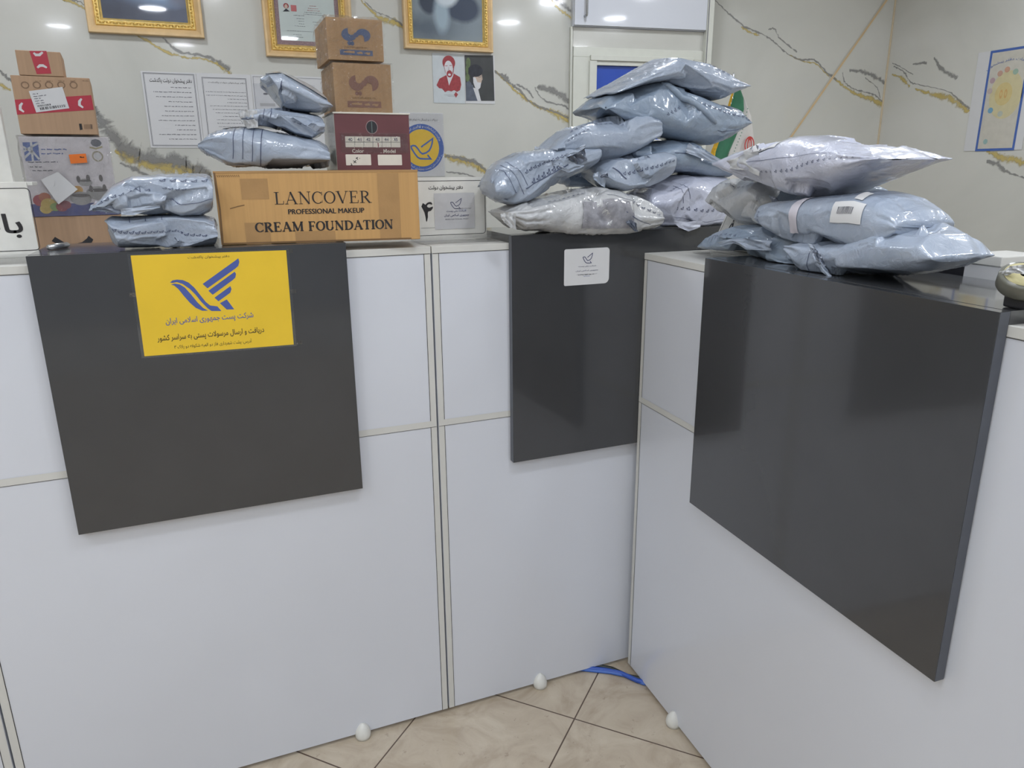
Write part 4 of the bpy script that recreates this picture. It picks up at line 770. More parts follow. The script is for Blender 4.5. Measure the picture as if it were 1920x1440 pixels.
mb = MB(); mb.box(fC, xr, xr2, 0, CEIL, .001, .05, M['upvc']); mb.box(fC, xl-.012, xl-.001, 0, zc, 0.001, .02, M['upvc']); mb.box(fC, xr+.004, xr+.008, 0, CEIL, .05, .052, M['inkgrey']); struct(mb.build('trim_5', bevel=.002), 'white vertical post at the right end of the partition')
# ------------------------------------------------------------------ table flag
t_ = thing('table_flag', (1.80, 2.36, DESK), 'green white and red table flag with yellow fringe behind the middle counter', 'flag')
fF = plane(2.30); top = fF.hit(1381, 137)
mb = MB(); mb.tube([(top[0]-.0, top[1]+.016, DESK+.02), (top[0], top[1]+.016, top[2]-.015)], .004, M['alu']); mb.lathe((top[0], top[1]+.016, top[2]-.02), (0, 0, 1), [(0, .004), (.004, .007), (.008, .004), (.014, .006), (.02, .002), (.024, .0005)], M['alu'], 12); mb.build('pole', t_)
mb = MB(); mb.lathe((top[0], top[1], DESK+.0005), (0, 0, 1), [(0, .001), (0, .06), (.012, .058), (.02, .02), (.03, .008), (.03, .001)], M['gold2'], 24); mb.build('base', t_)
gm = simple('flag_green', (52, 116, 84), .6, .1, 40, .1); wm = simple('flag_white', (214, 210, 204), .6, .03, 40, .1); rm = simple('flag_red', (196, 62, 58), .6, .1, 40, .1); ym = simple('fringe_yellow', (214, 172, 48), .7, .2, 120, .4)
# left hem falls from the pole top down to the lower left; four bands side by side
rows = [((1381, 150), (1382, 150), (1384, 152), (1386, 156)), ((1371, 180), (1376, 178), (1394, 184), (1400, 190)), ((1360, 214), (1366, 214), (1395, 205), (1412, 218)), ((1348, 248), (1354, 250), (1384, 250), (1416, 252)), ((1334, 282), (1342, 284), (1368, 290), (1418, 282)), ((1328, 310), (1338, 314), (1360, 322), (1412, 318)), ((1330, 345), (1340, 348), (1362, 356), (1402, 352)), ((1334, 378), (1344, 382), (1366, 388), (1400, 386))]
def clothgrid(name, cols, mat, amp=.012, par=None, extra=None):
    mb = MB(); K = 8; V = []
    for i, r_ in enumerate(rows):
        a, b = np.array(fF.px(*r_[cols[0]])), np.array(fF.px(*r_[cols[1]]))
        for k in range(K+1):
            q = a*(1-k/K)+b*k/K; V.append(fF.p(q[0], q[1], amp*math.sin(k/K*6+cols[0]*2+i*.5)*min(1, i/2)-.004))
    mb.add(V, [(i*(K+1)+k, (i+1)*(K+1)+k, (i+1)*(K+1)+k+1, i*(K+1)+k+1) for i in range(len(rows)-1) for k in range(K)], mat, True)
    if extra: extra(mb)
    return mb.build(name, par)
clothgrid('fringe', (0, 1), ym, .004, t_); clothgrid('green_band', (1, 2), gm, .010, t_)
def emb(mb):
    cx, cz = fF.px(1401, 272); f = Fr(fF.p(0, 0, .012))
    mb.ell(f, cx, cz, .022, .030, rm, 0, 28, .8); mb.ell(f, cx, cz, .010, .030, rm, 0.0002, 24, .6); mb.rect(f, cx-.001, cz-.03, cx+.0012, cz+.026, rm, .0004)
    for i in range(2, 7):
        for k in range(7): a = np.array(fF.px(*rows[i][2])); b = np.array(fF.px(*rows[min(i+1, 7)][2])); q = a+(b-a)*k/7; mb.rect(f, q[0]+.004, q[1], q[0]+.008, q[1]+.003, gm, .0002)
clothgrid('white_band', (2, 3), wm, .006, t_, emb)
mb = MB(); mb.ngon(fF, [fF.px(*q) for q in ((1400, 345), (1408, 318), (1424, 330), (1428, 372), (1402, 380))][::-1], rm, .004); mb.ngon(fF, [fF.px(*q) for q in ((1400, 345), (1408, 318), (1424, 330), (1428, 372), (1402, 380))], rm, .001); mb.build('red_band', t_)
# ------------------------------------------------------------------ things behind and at the end of the right ledge
TR = HR+TS
fM = Fr(fR.p(0, 0, -DEP-.04), (-fR.x[0]*-1, fR.x[1]*1, 0))
q = quad(fM, (1640, 440), (1812, 476), (1802, 545), (1640, 520))
t_ = thing('monitor', fM.p((q[0]+q[1])/2, DESK, -.05), 'back of a dark monitor showing between grey parcels and the white box', 'monitor')
mb = MB(); mb.box(fM, min(q[0], q[1]), max(q[0], q[1]), .96, fM.px(1812, 476)[1], -.03, 0, M['dark']); mb.build('screen', t_, bevel=.004)
mb = MB(); xm = (q[0]+q[1])/2; mb.box(fM, xm-.03, xm+.03, DESK+.01, 1.0, -.035, -.031, M['dark']); mb.box(fM, xm-.1, xm+.1, DESK+.0005, DESK+.012, -.13, .03, M['dark']); mb.build('stand', t_, bevel=.002)
fM2 = Fr(fR.p(0, 0, -DEP-.03), fR.x); a, b = fM2.px(1812, 474), fM2.px(1880, 480)
t_ = thing('white_box', fM2.p((a[0]+b[0])/2, DESK, -.05), 'plain white lidded box behind the near end of the right ledge', 'box')
mb = MB(); mb.box(fM2, a[0], b[0], DESK+.001, a[1]-.018, -.10, 0, M['paper']); mb.build('body', t_, bevel=.002); mb = MB(); mb.box(fM2, a[0]-.002, b[0]+.002, a[1]-.018, a[1], -.102, .002, M['edge']); mb.build('lid', t_, bevel=.002)
# tape dispenser on the slab end
fz = fR; s_ = fR.px(1888, 560)[0]
t_ = thing('tape_dispenser', fR.p(.985, TR, -.06), 'clear tape roll on a dark dispenser at the near end of the right ledge', 'tape dispenser')
t_disp = t_
def zhit(u, v, z): d = ray(u, v); return CC+d*((z-EYE)/d[2])
b0 = zhit(1893, 578, TR); ed = np.array([-fR.n[0], -fR.n[1], 0]); al = np.array([fR.x[0], fR.x[1], 0])
fT = Fr(b0+al*.0+np.array([0, 0, .0005]), al)
mb = MB(); mb.box(fT, -.012, .06, 0, .018, -.05, 0, M['dark']); mb.box(fT, .0, .06, .018, .026, -.045, -.004, simple('steel_blue_metal', (86, 94, 110), .3)); mb.build('base', t_, bevel=.003)
mb = MB(); c_ = fT.hit(1921, 529)+np.array([.012, .01, 0])
axr = np.array([-.34, -.36, .87]); axr /= np.linalg.norm(axr)
mb.lathe(c_-axr*.012, axr, [(0, .016), (0, .029), (.003, .031), (.019, .031), (.022, .029), (.022, .016), (0, .016)], simple('tape_rim', (96, 96, 86), .45, coat=.3), 40); mb.lathe(c_-axr*.013, axr, [(0, .006), (0, .025), (.024, .025), (.024, .006)], simple('tape_core', (190, 182, 136), .6), 32); mb.build('tape_roll', t_)
# ------------------------------------------------------------------ mailing bags
def resample(pts, n):
    P = np.array(pts, float); d = np.r_[0, np.cumsum(np.hypot(*np.diff(P, axis=0).T))]; t = np.linspace(0, d[-1], n)
    return np.c_[np.interp(t, d, P[:, 0]), np.interp(t, d, P[:, 1])]
def smooth1(a, k):
    for _ in range(k): a = np.r_[a[:1], (a[:-2]+2*a[1:-1]+a[2:])/4, a[-1:]]
    return a
NU, NV = 112, 88
def bag(label, top, bot, fr, depth, mats, seed, rows=(), lines=(), labels=(), amp=.006, ex=.035, e1=.8, e2=.62, floor=None, group='mailing bags piled on the counters', taper=.12, lean=0., box_ends=False, wv=1., patches=()):
    """padded mailing bag: profile from top and bottom edge points, rounded across its depth, with buckled plastic skin"""
    rg = np.random.RandomState(seed)
    A = resample(top, NU); B = resample(bot, NU)
    A = np.c_[A[:, 0], smooth1(A[:, 1], 2)]; B = np.c_[B[:, 0], smooth1(B[:, 1], 2)]
    PT = np.array([fr.hit(*a) for a in A]); PB = np.array([fr.hit(*b) for b in B]); C = (PT+PB)/2; Hh = (PT-PB)/2
    s = np.linspace(0, 1, NU); D = depth*(1-taper*np.abs(2*s-1)**3)
    endr = np.sqrt(np.clip(1-(np.clip(.02-s, 0, 1)/.02)**2, 0, 1))*np.sqrt(np.clip(1-(np.clip(s-.98, 0, 1)/.02)**2, 0, 1))
    hz = np.linalg.norm(Hh, axis=1); hk = np.where(hz > .012, .78+.22*endr, 1.)[:, None]
    ph = np.linspace(0, 2*np.pi, NV, endpoint=False); sp = lambda v, e: np.sign(v)*np.abs(v)**e
    cx, sx = sp(np.cos(ph), e2), sp(np.sin(ph), e1)
    n = fr.n; ls = lean
    G = C[:, None, :]+(Hh*hk)[:, None, :]*sx[None, :, None]+n[None, None, :]*(D[:, None]*cx[None, :])[:, :, None]+np.array([0, 0, ls])*(cx[None, :, None]*depth)
    # buckling: longer skin than surface, relaxed with the surface as a soft core
    def normals(P):
        du = np.gradient(P, axis=0); dvv = (np.roll(P, -1, 1)-np.roll(P, 1, 1))/2; N_ = np.cross(dvv, du); return N_/(np.linalg.norm(N_, axis=2, keepdims=True)+1e-9)
    N0 = normals(G)
    if ((N0*(G-C[:, None, :])).sum(2)).mean() < 0: N0 = -N0
    hmax = hz.max()
    for _ in range(13):
        i, j = rg.randint(int(NU*.04), int(NU*.96)), rg.randint(0, NV); p = G[i, j]; m = N0[i, j]+.16*rg.randn(3); m /= np.linalg.norm(m)
        hl = min(hz[i], .035); d = (G-p)@m+hl*rg.uniform(.10, .24); near = np.linalg.norm(G-p, axis=2) < .075; k = near & (d > 0) & (d < .45*hl); G = G-(m[None, None]*(d*k*.9)[:, :, None])
    N1 = normals(G); N0 = N1*np.sign((N1*N0).sum(2, keepdims=True)+1e-9)
    def field(k, f):
        o_ = np.zeros(G.shape[:2]); X = G-G.mean((0, 1))
        for _ in range(k):
            d = rg.randn(3); d /= np.linalg.norm(d); fq = f*(.6+.9*rg.rand()); o_ += np.abs(((X@d)*fq+rg.rand()) % 1-.5)*4-1
        return o_/math.sqrt(k)
    F0 = field(4, 6*wv); F1 = field(5, 17*wv)
    gather = np.sin(ph*rg.randint(7, 11)+rg.rand()*6+2*np.sin(ph*3))[None, :]*(np.exp(-s/.10)+np.exp(-(1-s)/.10))[:, None]
    P = G+N0*(F0*amp*.8+F1*amp*.45+gather*amp*.9)[:, :, None]
    ed_ = [((1, 0), 1+ex), ((0, 1), 1+ex), ((1, 1), 1+ex), ((1, -1), 1+ex), ((2, 0), 1+ex*.7), ((0, 2), 1+ex*.7)]
    R0 = []
    for (a, b), k in ed_:
        q = np.roll(G, -b, 1); L = np.linalg.norm(q[a:]-G[:NU-a], axis=2); R0.append(L*k*(1+.02*rg.randn(*L.shape)))
    for it in range(70):
        acc = np.zeros_like(P)
        for ((a, b), k), L0 in zip(ed_, R0):
            q = np.roll(P, -b, 1); d = q[a:]-P[:NU-a]; L = np.linalg.norm(d, axis=2, keepdims=True)+1e-9; c = d*((L-L0[:, :, None])/L)*.5*(1. if a+b < 2 and b >= 0 else .6)
            acc[:NU-a] += c; t_a = np.zeros_like(P); t_a[a:] = -c; acc += np.roll(t_a, b, 1)
        P = P+acc*.28
        off = P-G; dn = (off*N0).sum(2, keepdims=True); lim = np.clip(dn, -amp*1.6, amp*1.5); P = G+(off-N0*dn)*.97+N0*(lim*.985)
        if it % 12 == 11: P[1:-1] = P[1:-1]*.9+.05*(P[2:]+P[:-2]); P = P*.92+.04*(np.roll(P, 1, 1)+np.roll(P, -1, 1))
    if floor: floor(P)
    mb = MB(); vs = P.reshape(-1, 3); fs = [(i*NV+j, (i+1)*NV+j, (i+1)*NV+(j+1) % NV, i*NV+(j+1) % NV) for i in range(NU-1) for j in range(NV)]
    fs.append(tuple(range(NV))); fs.append(tuple(range((NU-1)*NV, NU*NV))[::-1])
    a, b, c, d_ = (P[NU//2, 0], P[NU//2+1, 0], P[NU//2+1, 1], P[NU//2, 1]); flip = np.dot(np.cross(b-a, d_-a), N0[NU//2, 0]) < 0
    if flip: fs = [f[::-1] for f in fs]
    mb.add(vs, fs, mats[0], True)
    NN = normals(P); NN = NN*np.sign((NN*N0).sum(2, keepdims=True)+1e-9)
    def samp(u, phi, off=.0009):
        i = min(max(u, 0), .9999)*(NU-1); j = (phi % 360)/360*NV; i0, j0 = int(i), int(j); a, b = i-i0, j-j0; j1 = (j0+1) % NV; j0 %= NV; i1 = min(i0+1, NU-1)
        f = lambda Q: (Q[i0, j0]*(1-a)*(1-b)+Q[i1, j0]*a*(1-b)+Q[i0, j1]*(1-a)*b+Q[i1, j1]*a*b)
        return f(P)+f(NN)*off
    LU = np.linalg.norm(np.diff(C, axis=0), axis=1).sum()
    def ringlen(u): r_ = P[int(u*(NU-1))]; return np.linalg.norm(r_-np.roll(r_, 1, 0), axis=1).sum()
    def place(u, phi, pts, m, ang=0., off=.0012):
        rl = ringlen(u); ca, sa = math.cos(ang), math.sin(ang); vs = [samp(u+(x*ca-y*sa)/LU, phi+(x*sa+y*ca)/rl*360, off) for x, y in pts]; k = len(vs)
        mb.add(vs, [tuple(range(k))], m)
    inkm = mats[1] if len(mats) > 1 else M['print']
    for (u0, p0_, u1, p1_, nn, sz) in rows:
        rl = ringlen((u0+u1)/2); ang = math.atan2((p1_-p0_)/360*rl, (u1-u0)*LU)
        for k in range(nn):
            t = (k+.5)/nn; u, p_ = lerp(u0, u1, t), lerp(p0_, p1_, t); q = sz*.8
            for (ax_, ay_), (bx, by) in (((-.5, .02), (-.15, -.42)), ((-.2, -.42), (.42, -.42)), ((-.5, .02), (-.05, -.08)), ((-.08, -.12), (.42, .5)), ((.42, .5), (.36, -.42))):
                L_ = math.hypot(bx-ax_, by-ay_); ox, oy = -(by-ay_)/L_*.065, (bx-ax_)/L_*.065; place(u, p_, [((ax_-ox)*q, (ay_-oy)*q), ((bx-ox)*q, (by-oy)*q), ((bx+ox)*q, (by+oy)*q), ((ax_+ox)*q, (ay_+oy)*q)], inkm, ang)
    for (u0, p0_, u1, p1_, wd) in lines:
        k = 14; rl = ringlen((u0+u1)/2)
        for j in range(k):
            ta, tb = j/k, (j+1)/k; a, b = (lerp(u0, u1, ta), lerp(p0_, p1_, ta)), (lerp(u0, u1, tb), lerp(p0_, p1_, tb)); dx, dy = (u1-u0)*LU, (p1_-p0_)/360*rl; L_ = math.hypot(dx, dy)+1e-9; ox, oy = -dy/L_*wd/2/LU, dx/L_*wd/2/rl*360
            vs = [samp(a[0]-ox, a[1]-oy, .0012), samp(b[0]-ox, b[1]-oy, .0012), samp(b[0]+ox, b[1]+oy, .0012), samp(a[0]+ox, a[1]+oy, .0012)]; mb.add(vs, [(0, 1, 2, 3)], inkm)
    o = mb.build('mailing_bag'); tag(o, label, 'parcel', group)
    for (u0, p0_, u1, p1_, m, code) in labels:
        mb = MB(); k = 10; vs = [samp(lerp(u0, u1, i/k), lerp(p0_, p1_, j/k), .0018) for j in range(k+1) for i in range(k+1)]
        f_ = [(j*(k+1)+i, j*(k+1)+i+1, (j+1)*(k+1)+i+1, (j+1)*(k+1)+i) for i in range(k) for j in range(k)]; mb.add(vs, f_, m, True)
        if code:
            r = random.Random(seed)
            for i in range(14):
                u = lerp(u0, u1, .2+.5*i/14); mm = [samp(u+dx, lerp(p0_, p1_, q), .0026) for dx, q in ((0, .35), (.0035*r.choice((1, 1.6)), .35), (.0035, .7), (0, .7))]; mb.add(mm, [(0, 1, 2, 3)], M['inkgrey'])
        mb.build('address_label', o)
    return o, samp
FLAPS = []
def flap(o, top, bot, fr, mat, folds=5, amp=.006, off=0., name='seal_flap', seed=1):
    """crumpled loose end of a bag: folded sheet between two outlines, with thickness"""
    nu, nv = 36, 16; A = resample(top, nu+1); B = resample(bot, nu+1); r = np.random.RandomState(seed); mb = MB(); V = []; ph = r.rand(8)*6
    for side in (0, .0012):
        for j in range(nv+1):
            for i in range(nu+1):
                q = A[i]*(1-j/nv)+B[i]*j/nv; s_, t_ = i/nu, j/nv; x = s_*folds+.5*math.sin(t_*3+ph[0])+.3*math.sin(t_*7+ph[1]); tri = abs(x % 1-.5)*4-1; y = t_*folds*.6+.4*math.sin(s_*5+ph[2]); tr2 = abs(y % 1-.5)*4-1
                wz = math.sin(x*2.1*math.pi/2+ph[3])*math.cos(t_*4+ph[4]); V.append(fr.hit(*q)+fr.n*(off+amp*(.35*tri+.2*tr2+.6*wz)+side))
    n1 = (nu+1)*(nv+1); f = [(j*(nu+1)+i, (j+1)*(nu+1)+i, (j+1)*(nu+1)+i+1, j*(nu+1)+i+1) for j in range(nv) for i in range(nu)]; mb.add(V, f+[tuple(n1+k for k in q)[::-1] for q in f], mat, True)
    return mb.build(name, o)
def over(z, inside):
    def f(P):
        k = inside(P[..., 0], P[..., 1]); P[..., 2] = np.where(k & (P[..., 2] < z), z+.0008+(P[..., 2]-z)*.02*0, P[..., 2])
    return f
floor_slab = over(TL_+.0008, lambda X, Y: (Y > Y0-TP-.003))
floor_box = over(ZL+.0022, lambda X, Y: X < 9)
def inR(X, Y): a = (X-fR.o[0])*fR.x[0]+(Y-fR.o[1])*fR.x[1]; n_ = (X-fR.o[0])*fR.n[0]+(Y-fR.o[1])*fR.n[1]; return (n_ < TP+.003)
floor_R = over(TR+.0008, inR)
pL = plane(1.765)
BG, BD, BW, BT = (M['bag'],), (M['bagd'],), (M['bagw'],), (M['bagt'],)
# left pile
L1 = bag('grey parcel directly on the left ledge, under the one with the bird print', [(203, 411), (213, 403), (267, 403), (333, 399), (383, 403), (402, 408), (406, 418)], [(206, 428), (213, 450), (227, 461), (300, 459), (317, 463), (367, 461), (398, 458), (407, 450)], plane(1.75), .095, BG, 11, rows=[(.1, 5, .9, -8, 16, .0105)], lines=[(.22, 60, .24, 35, .0012), (.36, 58, .37, 38, .0012), (.5, 62, .5, 40, .0012)], floor=floor_slab, amp=.006)
L2 = bag('grey parcel with bird prints and dark folded flap, beside the LANCOVER carton', [(178, 389), (200, 362), (213, 347), (250, 331), (293, 328), (353, 325), (387, 327), (398, 333)], [(178, 393), (200, 393), (233, 400), (253, 403), (317, 398), (343, 407), (373, 404), (398, 392)], plane(1.755), .10, BG, 12, rows=[(.08, 8, .52, 12, 7, .0135), (.58, 42, .97, 38, 5, .0135), (.60, 18, .8, 14, 4, .010)], lines=[(.55, -20, .99, -8, .0016)], amp=.006, e1=.7)
L3 = bag('large grey parcel on the LANCOVER carton with thin curved lines printed round its left end', [(379, 268), (392, 254), (406, 247), (433, 241), (469, 239), (514, 248), (555, 255), (597, 265), (615, 276)], [(379, 283), (393, 291), (420, 306), (443, 316), (510, 317), (577, 318), (593, 316), (618, 312)], plane(1.79, -7), .095, BG, 113, lines=[(.3, 75, .29, -30, .0012), (.37, 75, .36, -30, .0012), (.44, 75, .43, -35, .0012), (.5, 70, .49, -50, .0016)], labels=[(.2, 105, .42, 78, M['boxwhite'], 0)], floor=floor_box, amp=.006, ex=.03)
L4 = bag('flat grey parcel in the middle of three on the LANCOVER carton', [(447, 211), (463, 207), (504, 206), (534, 203), (567, 208), (595, 218), (604, 226)], [(452, 226), (465, 239), (494, 239), (530, 243), (551, 254), (583, 263), (606, 252)], plane(1.79, -4), .085, BG, 14, rows=[(.6, -15, .95, -18, 6, .009)], lines=[(.3, 60, .28, -20, .0012), (.38, 60, .36, -20, .0012)], amp=.005)
L5 = bag('tilted grey parcel with clear taped top, resting against the kraft box tower', [(487, 152), (500, 141), (528, 139), (555, 151), (583, 166), (607, 184), (619, 202)], [(489, 160), (514, 186), (528, 202), (567, 209), (599, 214), (619, 205)], plane(1.80, -4), .085, BG, 15, rows=[(.12, 10, .18, -35, 4, .008)], lines=[(.3, 10, .3, -50, .002)], labels=[(.1, 100, .9, 52, M['bagt'], 0)], amp=.005)
# middle pile
pM = plane(1.735)
M4b = bag('dark grey parcel half hidden behind the small one in the middle pile', [(1055, 327), (1084, 317), (1119, 307), (1150, 310)], [(1056, 350), (1084, 354), (1142, 358), (1150, 350)], plane(1.83), .05, BD, 21, rows=[(.1, 30, .5, 32, 5, .009)], amp=.005)
M5 = bag('white-lilac parcel at the bottom right of the middle pile', [(1193, 362), (1213, 346), (1230, 339), (1265, 328), (1341, 331), (1355, 342), (1363, 356)], [(1196, 405), (1216, 424), (1259, 429), (1291, 434), (1310, 429), (1341, 425), (1355, 416), (1366, 404)], plane(1.74), .09, BW, 22, rows=[(.25, -8, .97, -10, 13, .0105), (.2, 35, .3, 50, 3, .009)], lines=[(.28, 60, .34, 0, .0012), (.34, 62, .4, 5, .0012), (.22, -30, .9, -35, .0012)], amp=.006, floor=floor_slab)
M1 = bag('milky white parcel with torn clear window, bottom left of the middle pile', [(936, 393), (965, 382), (1002, 370), (1055, 358), (1122, 350), (1163, 360), (1198, 373), (1216, 386)], [(936, 406), (962, 430), (1002, 432), (1055, 441), (1090, 444), (1142, 442), (1195, 438), (1217, 424)], plane(1.70), .085, BT, 23, rows=[(.25, 50, .5, 60, 8, .009), (.78, 40, .98, 10, 6, .012)], lines=[(.5, 35, .9, -20, .0016), (.62, 40, .8, 30, .0012)], labels=[(.46, 28, .78, -30, M['film2'] if 'film2' in M else simple('torn_window', (150, 150, 156), .2, .25, 60, .6, coat=1.), 0)], amp=.009, ex=.05, floor=floor_slab)
M4 = bag('small grey parcel at the centre of the middle pile with a line of bird prints', [(1111, 308), (1131, 297), (1172, 288), (1224, 283), (1243, 286)], [(1113, 337), (1131, 351), (1157, 359), (1201, 351), (1230, 337), (1245, 326)], plane(1.70), .075, BG, 24, rows=[(.25, 2, .97, 10, 11, .0105)], lines=[(.5, 60, .52, 35, .0012), (.6, 60, .62, 35, .0012), (.12, 20, .3, -12, .003)], amp=.005)
M2 = bag('grey sausage-like parcel leaning at the left end of the middle pile', [(911, 337), (918, 318), (933, 305), (968, 287), (1011, 281), (1061, 276), (1104, 272)], [(911, 372), (935, 379), (953, 383), (976, 379), (1005, 364), (1055, 333), (1090, 320), (1104, 305)], plane(1.71), .075, BG, 25, rows=[(.3, 12, .7, 30, 10, .0115), (.34, -8, .62, 4, 6, .012)], lines=[(.28, -16, .68, 0, .002), (.1, 70, .2, -20, .0012), (.15, 70, .26, -30, .0012), (.2, 70, .3, -10, .0012)], amp=.007, ex=.045)
M3 = bag('grey parcel slanting up to the right with a bird print edge, above the sausage-like one', [(1020, 279), (1055, 245), (1081, 233), (1142, 219), (1194, 212), (1213, 220)], [(1024, 290), (1067, 297), (1102, 306), (1142, 298), (1183, 283), (1208, 268), (1218, 262)], plane(1.72), .08, BG, 26, rows=[(.2, 62, .95, 55, 17, .010), (.12, 30, .35, 40, 6, .009)], amp=.006)
M6 = bag('thin grey parcel with a pointed right end in the middle pile', [(1160, 280), (1200, 268), (1242, 264), (1294, 266), (1312, 280), (1353, 300), (1377, 318)], [(1165, 300), (1195, 310), (1230, 318), (1248, 322), (1300, 331), (1341, 334), (1350, 322), (1377, 321)], plane(1.76), .09, BD, 27, rows=[(.42, 30, .66, 35, 5, .011)], lines=[(.3, 5, .9, 5, .002)], amp=.006)
M7 = bag('big grey parcel near the top of the middle pile with a handle-like fold', [(1102, 203), (1123, 182), (1177, 167), (1213, 156), (1253, 166), (1313, 186), (1357, 206), (1371, 232)], [(1106, 214), (1150, 236), (1213, 252), (1267, 264), (1313, 274), (1340, 264), (1371, 236)], plane(1.75), .10, BD, 28, rows=[(.58, 22, .97, 12, 12, .0115), (.38, -15, .5, 8, 4, .010)], lines=[(.58, 48, .8, 44, .003), (.72, -22, .95, -25, .002)], amp=.006)
M8 = bag('flat grey parcel draped as the topmost of the middle pile', [(1123, 177), (1180, 143), (1237, 110), (1287, 117), (1327, 136), (1368, 166)], [(1126, 181), (1190, 163), (1230, 159), (1280, 177), (1330, 190), (1368, 169)], plane(1.74), .10, BG, 29, rows=[(.46, 52, .97, 28, 15, .011)], amp=.005, e1=.75)
# right pile: planes run along the right ledge
def rp(off, tw=0.): a = math.atan2(fR.x[1], fR.x[0])+math.radians(tw); return Fr(fR.p(.3, 0, -off), (math.cos(a), math.sin(a), 0))
R6 = bag('slate parcel half under the others at the far left of the right pile', [(1348, 457), (1364, 438), (1406, 421), (1450, 425), (1500, 440), (1530, 455)], [(1349, 464), (1398, 470), (1445, 489), (1502, 499), (1530, 500)], rp(.12), .07, BD, 31, rows=[(.1, 30, .45, 25, 7, .009)], amp=.007, ex=.05, floor=floor_R)
R2 = bag('pale grey parcel standing at the left of the right pile above the slate one', [(1358, 372), (1372, 344), (1385, 335), (1445, 340), (1458, 356)], [(1357, 391), (1372, 409), (1411, 420), (1455, 423), (1462, 400)], rp(.16), .07, BT, 32, rows=[(.2, 48, .8, 50, 8, .008)], amp=.005)
R3 = bag('dark parcel in the gap at the back of the right pile', [(1440, 345), (1480, 348), (1530, 362), (1600, 352), (1632, 348)], [(1445, 402), (1480, 430), (1540, 440), (1600, 440), (1632, 400)], rp(.20), .06, BD, 33, amp=.006)
R4 = bag('grey parcel carrying pale strips and a coded label, middle of the right pile', [(1461, 383), (1476, 378), (1554, 369), (1620, 361), (1658, 359), (1695, 369), (1726, 394), (1736, 412)], [(1461, 417), (1476, 433), (1507, 450), (1554, 462), (1632, 480), (1690, 480), (1734, 440)], rp(.10), .075, BG, 34, labels=[(.27, 70, .33, -22, simple('pale_strip', (206, 202, 210), .5), 0), (.55, 38, .75, 2, M['paper'], 1), (.66, 72, .71, 44, M['paper'], 0)], rows=[(.03, 20, .06, -30, 4, .008)], amp=.005, e1=.7)
R5 = bag('large grey parcel at the front of the right pile with a crumpled left end', [(1518, 452), (1541, 447), (1600, 452), (1632, 450), (1685, 431), (1750, 417), (1784, 438), (1807, 478)], [(1520, 474), (1536, 503), (1562, 524), (1632, 521), (1711, 516), (1768, 506), (1807, 485)], rp(.09), .075, BG, 35, lines=[(.2, 20, .22, -30, .0012)], amp=.006, floor=floor_R, e1=.75)
R1 = bag('bright white-lilac parcel with a pointed right end, topmost of the right pile', [(1392, 304), (1424, 284), (1476, 264), (1541, 255), (1606, 261), (1658, 274), (1698, 287), (1717, 296)], [(1395, 312), (1419, 326), (1445, 345), (1502, 362), (1557, 372), (1601, 352), (1658, 327), (1716, 299)], rp(.12), .095, BW, 36, rows=[(.25, -12, .88, 12, 20, .0075)], lines=[(.25, 5, .9, 28, .001)], labels=[(.2, 58, .4, 34, M['paper'], 1)], amp=.006, e1=.8)

# loose ends, folds and torn openings
fa = plane(1.665)
flap(L2[0], [(173, 391), (200, 383), (240, 384)], [(174, 394), (205, 399), (252, 404)], fa, M['bagin'], 3, .003)
flap(L2[0], [(226, 392), (262, 388), (300, 384)], [(228, 403), (252, 403), (300, 389)], plane(1.65), M['bag'], 2, .003)
flap(L3[0], [(377, 276), (383, 268), (392, 262)], [(381, 286), (388, 292), (398, 294)], plane(1.75, -7), M['bagt'], 4, .003)
flap(L4[0], [(446, 211), (463, 206), (482, 207)], [(455, 232), (465, 241), (484, 239)], plane(1.71, -4), M['bagt'], 4, .004)
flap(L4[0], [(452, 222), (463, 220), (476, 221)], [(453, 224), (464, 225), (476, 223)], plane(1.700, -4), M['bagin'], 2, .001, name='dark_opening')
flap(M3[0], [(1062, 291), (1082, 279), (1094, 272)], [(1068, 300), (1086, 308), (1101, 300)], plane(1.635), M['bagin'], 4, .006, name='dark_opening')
flap(M3[0], [(1060, 289), (1078, 280), (1096, 270)], [(1064, 294), (1080, 288), (1098, 276)], plane(1.622), M['bag'], 3, .003)
flap(M2[0], [(1034, 305), (1062, 306), (1098, 300)], [(1038, 312), (1066, 324), (1094, 312)], plane(1.640), M['bag'], 4, .004)
flap(M4[0], [(1111, 327), (1122, 322), (1134, 326)], [(1113, 336), (1124, 346), (1134, 352)], plane(1.622), M['bag'], 3, .004)
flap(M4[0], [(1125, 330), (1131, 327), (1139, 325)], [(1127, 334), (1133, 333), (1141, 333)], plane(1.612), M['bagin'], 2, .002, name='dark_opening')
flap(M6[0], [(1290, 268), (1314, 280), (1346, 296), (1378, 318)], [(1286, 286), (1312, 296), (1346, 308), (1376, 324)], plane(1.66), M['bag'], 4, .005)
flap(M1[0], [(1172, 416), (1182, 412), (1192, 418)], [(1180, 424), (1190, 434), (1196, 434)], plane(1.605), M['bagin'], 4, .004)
flap(M1[0], [(936, 402), (950, 398), (966, 400)], [(944, 416), (956, 426), (968, 431)], plane(1.605), M['bagt'], 4, .005)
flap(M5[0], [(1262, 414), (1290, 416), (1318, 412)], [(1272, 426), (1291, 434), (1312, 426)], plane(1.638), M['bagw'], 2, .003)
flap(R5[0], [(1516, 455), (1526, 462), (1538, 480), (1548, 502)], [(1519, 472), (1530, 495), (1546, 514), (1560, 522)], rp(.02), M['bag'], 4, .004)
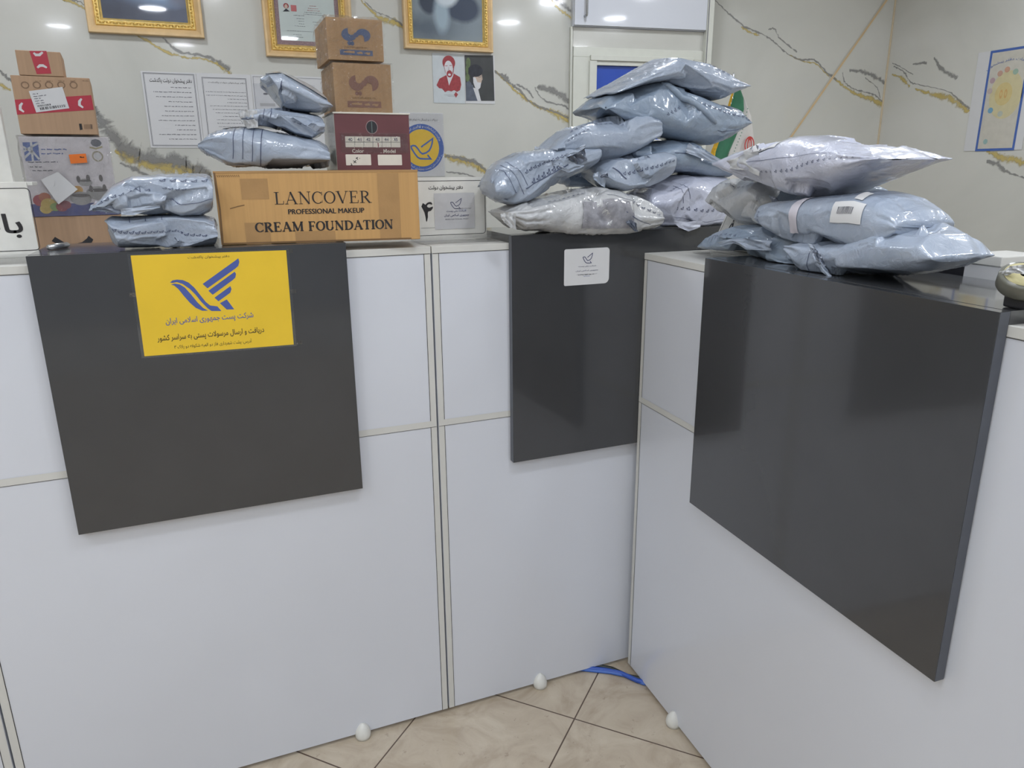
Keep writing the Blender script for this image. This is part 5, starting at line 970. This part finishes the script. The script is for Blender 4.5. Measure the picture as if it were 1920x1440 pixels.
flap(R5[0], [(1523, 464), (1532, 470), (1544, 486)], [(1525, 474), (1534, 490), (1546, 502)], rp(.004), M['bagin'], 4, .004, name='dark_opening')
flap(R6[0], [(1347, 454), (1368, 448), (1400, 447), (1448, 452)], [(1350, 462), (1378, 456), (1402, 468), (1446, 470)], rp(.045), M['bag'], 3, .006)
flap(R1[0], [(1366, 302), (1396, 288), (1424, 283)], [(1370, 317), (1400, 319), (1424, 330)], rp(.03), M['bagt'], 2, .005)
flap(R2[0], [(1446, 366), (1456, 372), (1468, 384)], [(1450, 412), (1458, 420), (1468, 424)], rp(.09), M['bagin'], 2, .006)
sp_ = M7[1]; mb = MB(); mb.tube([sp_(lerp(.40, .70, k/10), lerp(58, -8, k/10), .002) for k in range(11)], [.003, .007, .009, .0095, .009, .0085, .008, .0085, .009, .007, .003], M['bagd'], 12); mb.build('raised_fold', M7[0])
sp_ = R4[1]

# leaning desk sign on the right unit, half hidden by parcels
c0 = zhit(1331, 469, HR+.006); inn = -fR.n; yl = np.array([inn[0]*math.sin(.44), inn[1]*math.sin(.44), math.cos(.44)]); fG = Fr(c0, fR.x, yl); sw = .3235-float((c0-fR.o)@fR.x)-.004
t_ = thing('desk_sign', (c0[0], c0[1], HR), 'white leaning desk sign half hidden behind parcels at the far end of the right counter', 'sign')
mb = MB(); mb.box(fG, 0, sw, 0, .155, -.004, 0, M['plastic_w']); mb.rline(fG, .008, .008, sw-.008, .147, .006, .0012, M['ink']); a, b = fG.px(1361, 439), fG.px(1381, 412); mb.text(fG, '۵', a[0], a[1], b[0], b[1], M['ink'], bold=.02); mb.build('face', t_, bevel=.0006)
fG2 = Fr((c0[0], c0[1], 0), fR.x); mb = MB(); mb.box(fG2, -.003, sw, HR+.0005, HR+.004, -.03, .05, M['acrylic']); mb.box(fG2, -.003, sw, HR+.004, HR+.012, .002, .005, M['acrylic']); mb.build('base', t_)

flap(t_disp, [(1878, 510), (1895, 499), (1922, 496)], [(1880, 520), (1900, 512), (1924, 514)], Fr(fT.o+fT.n*.012, fT.x), M['bagt'], 4, .004, name='loose_film')
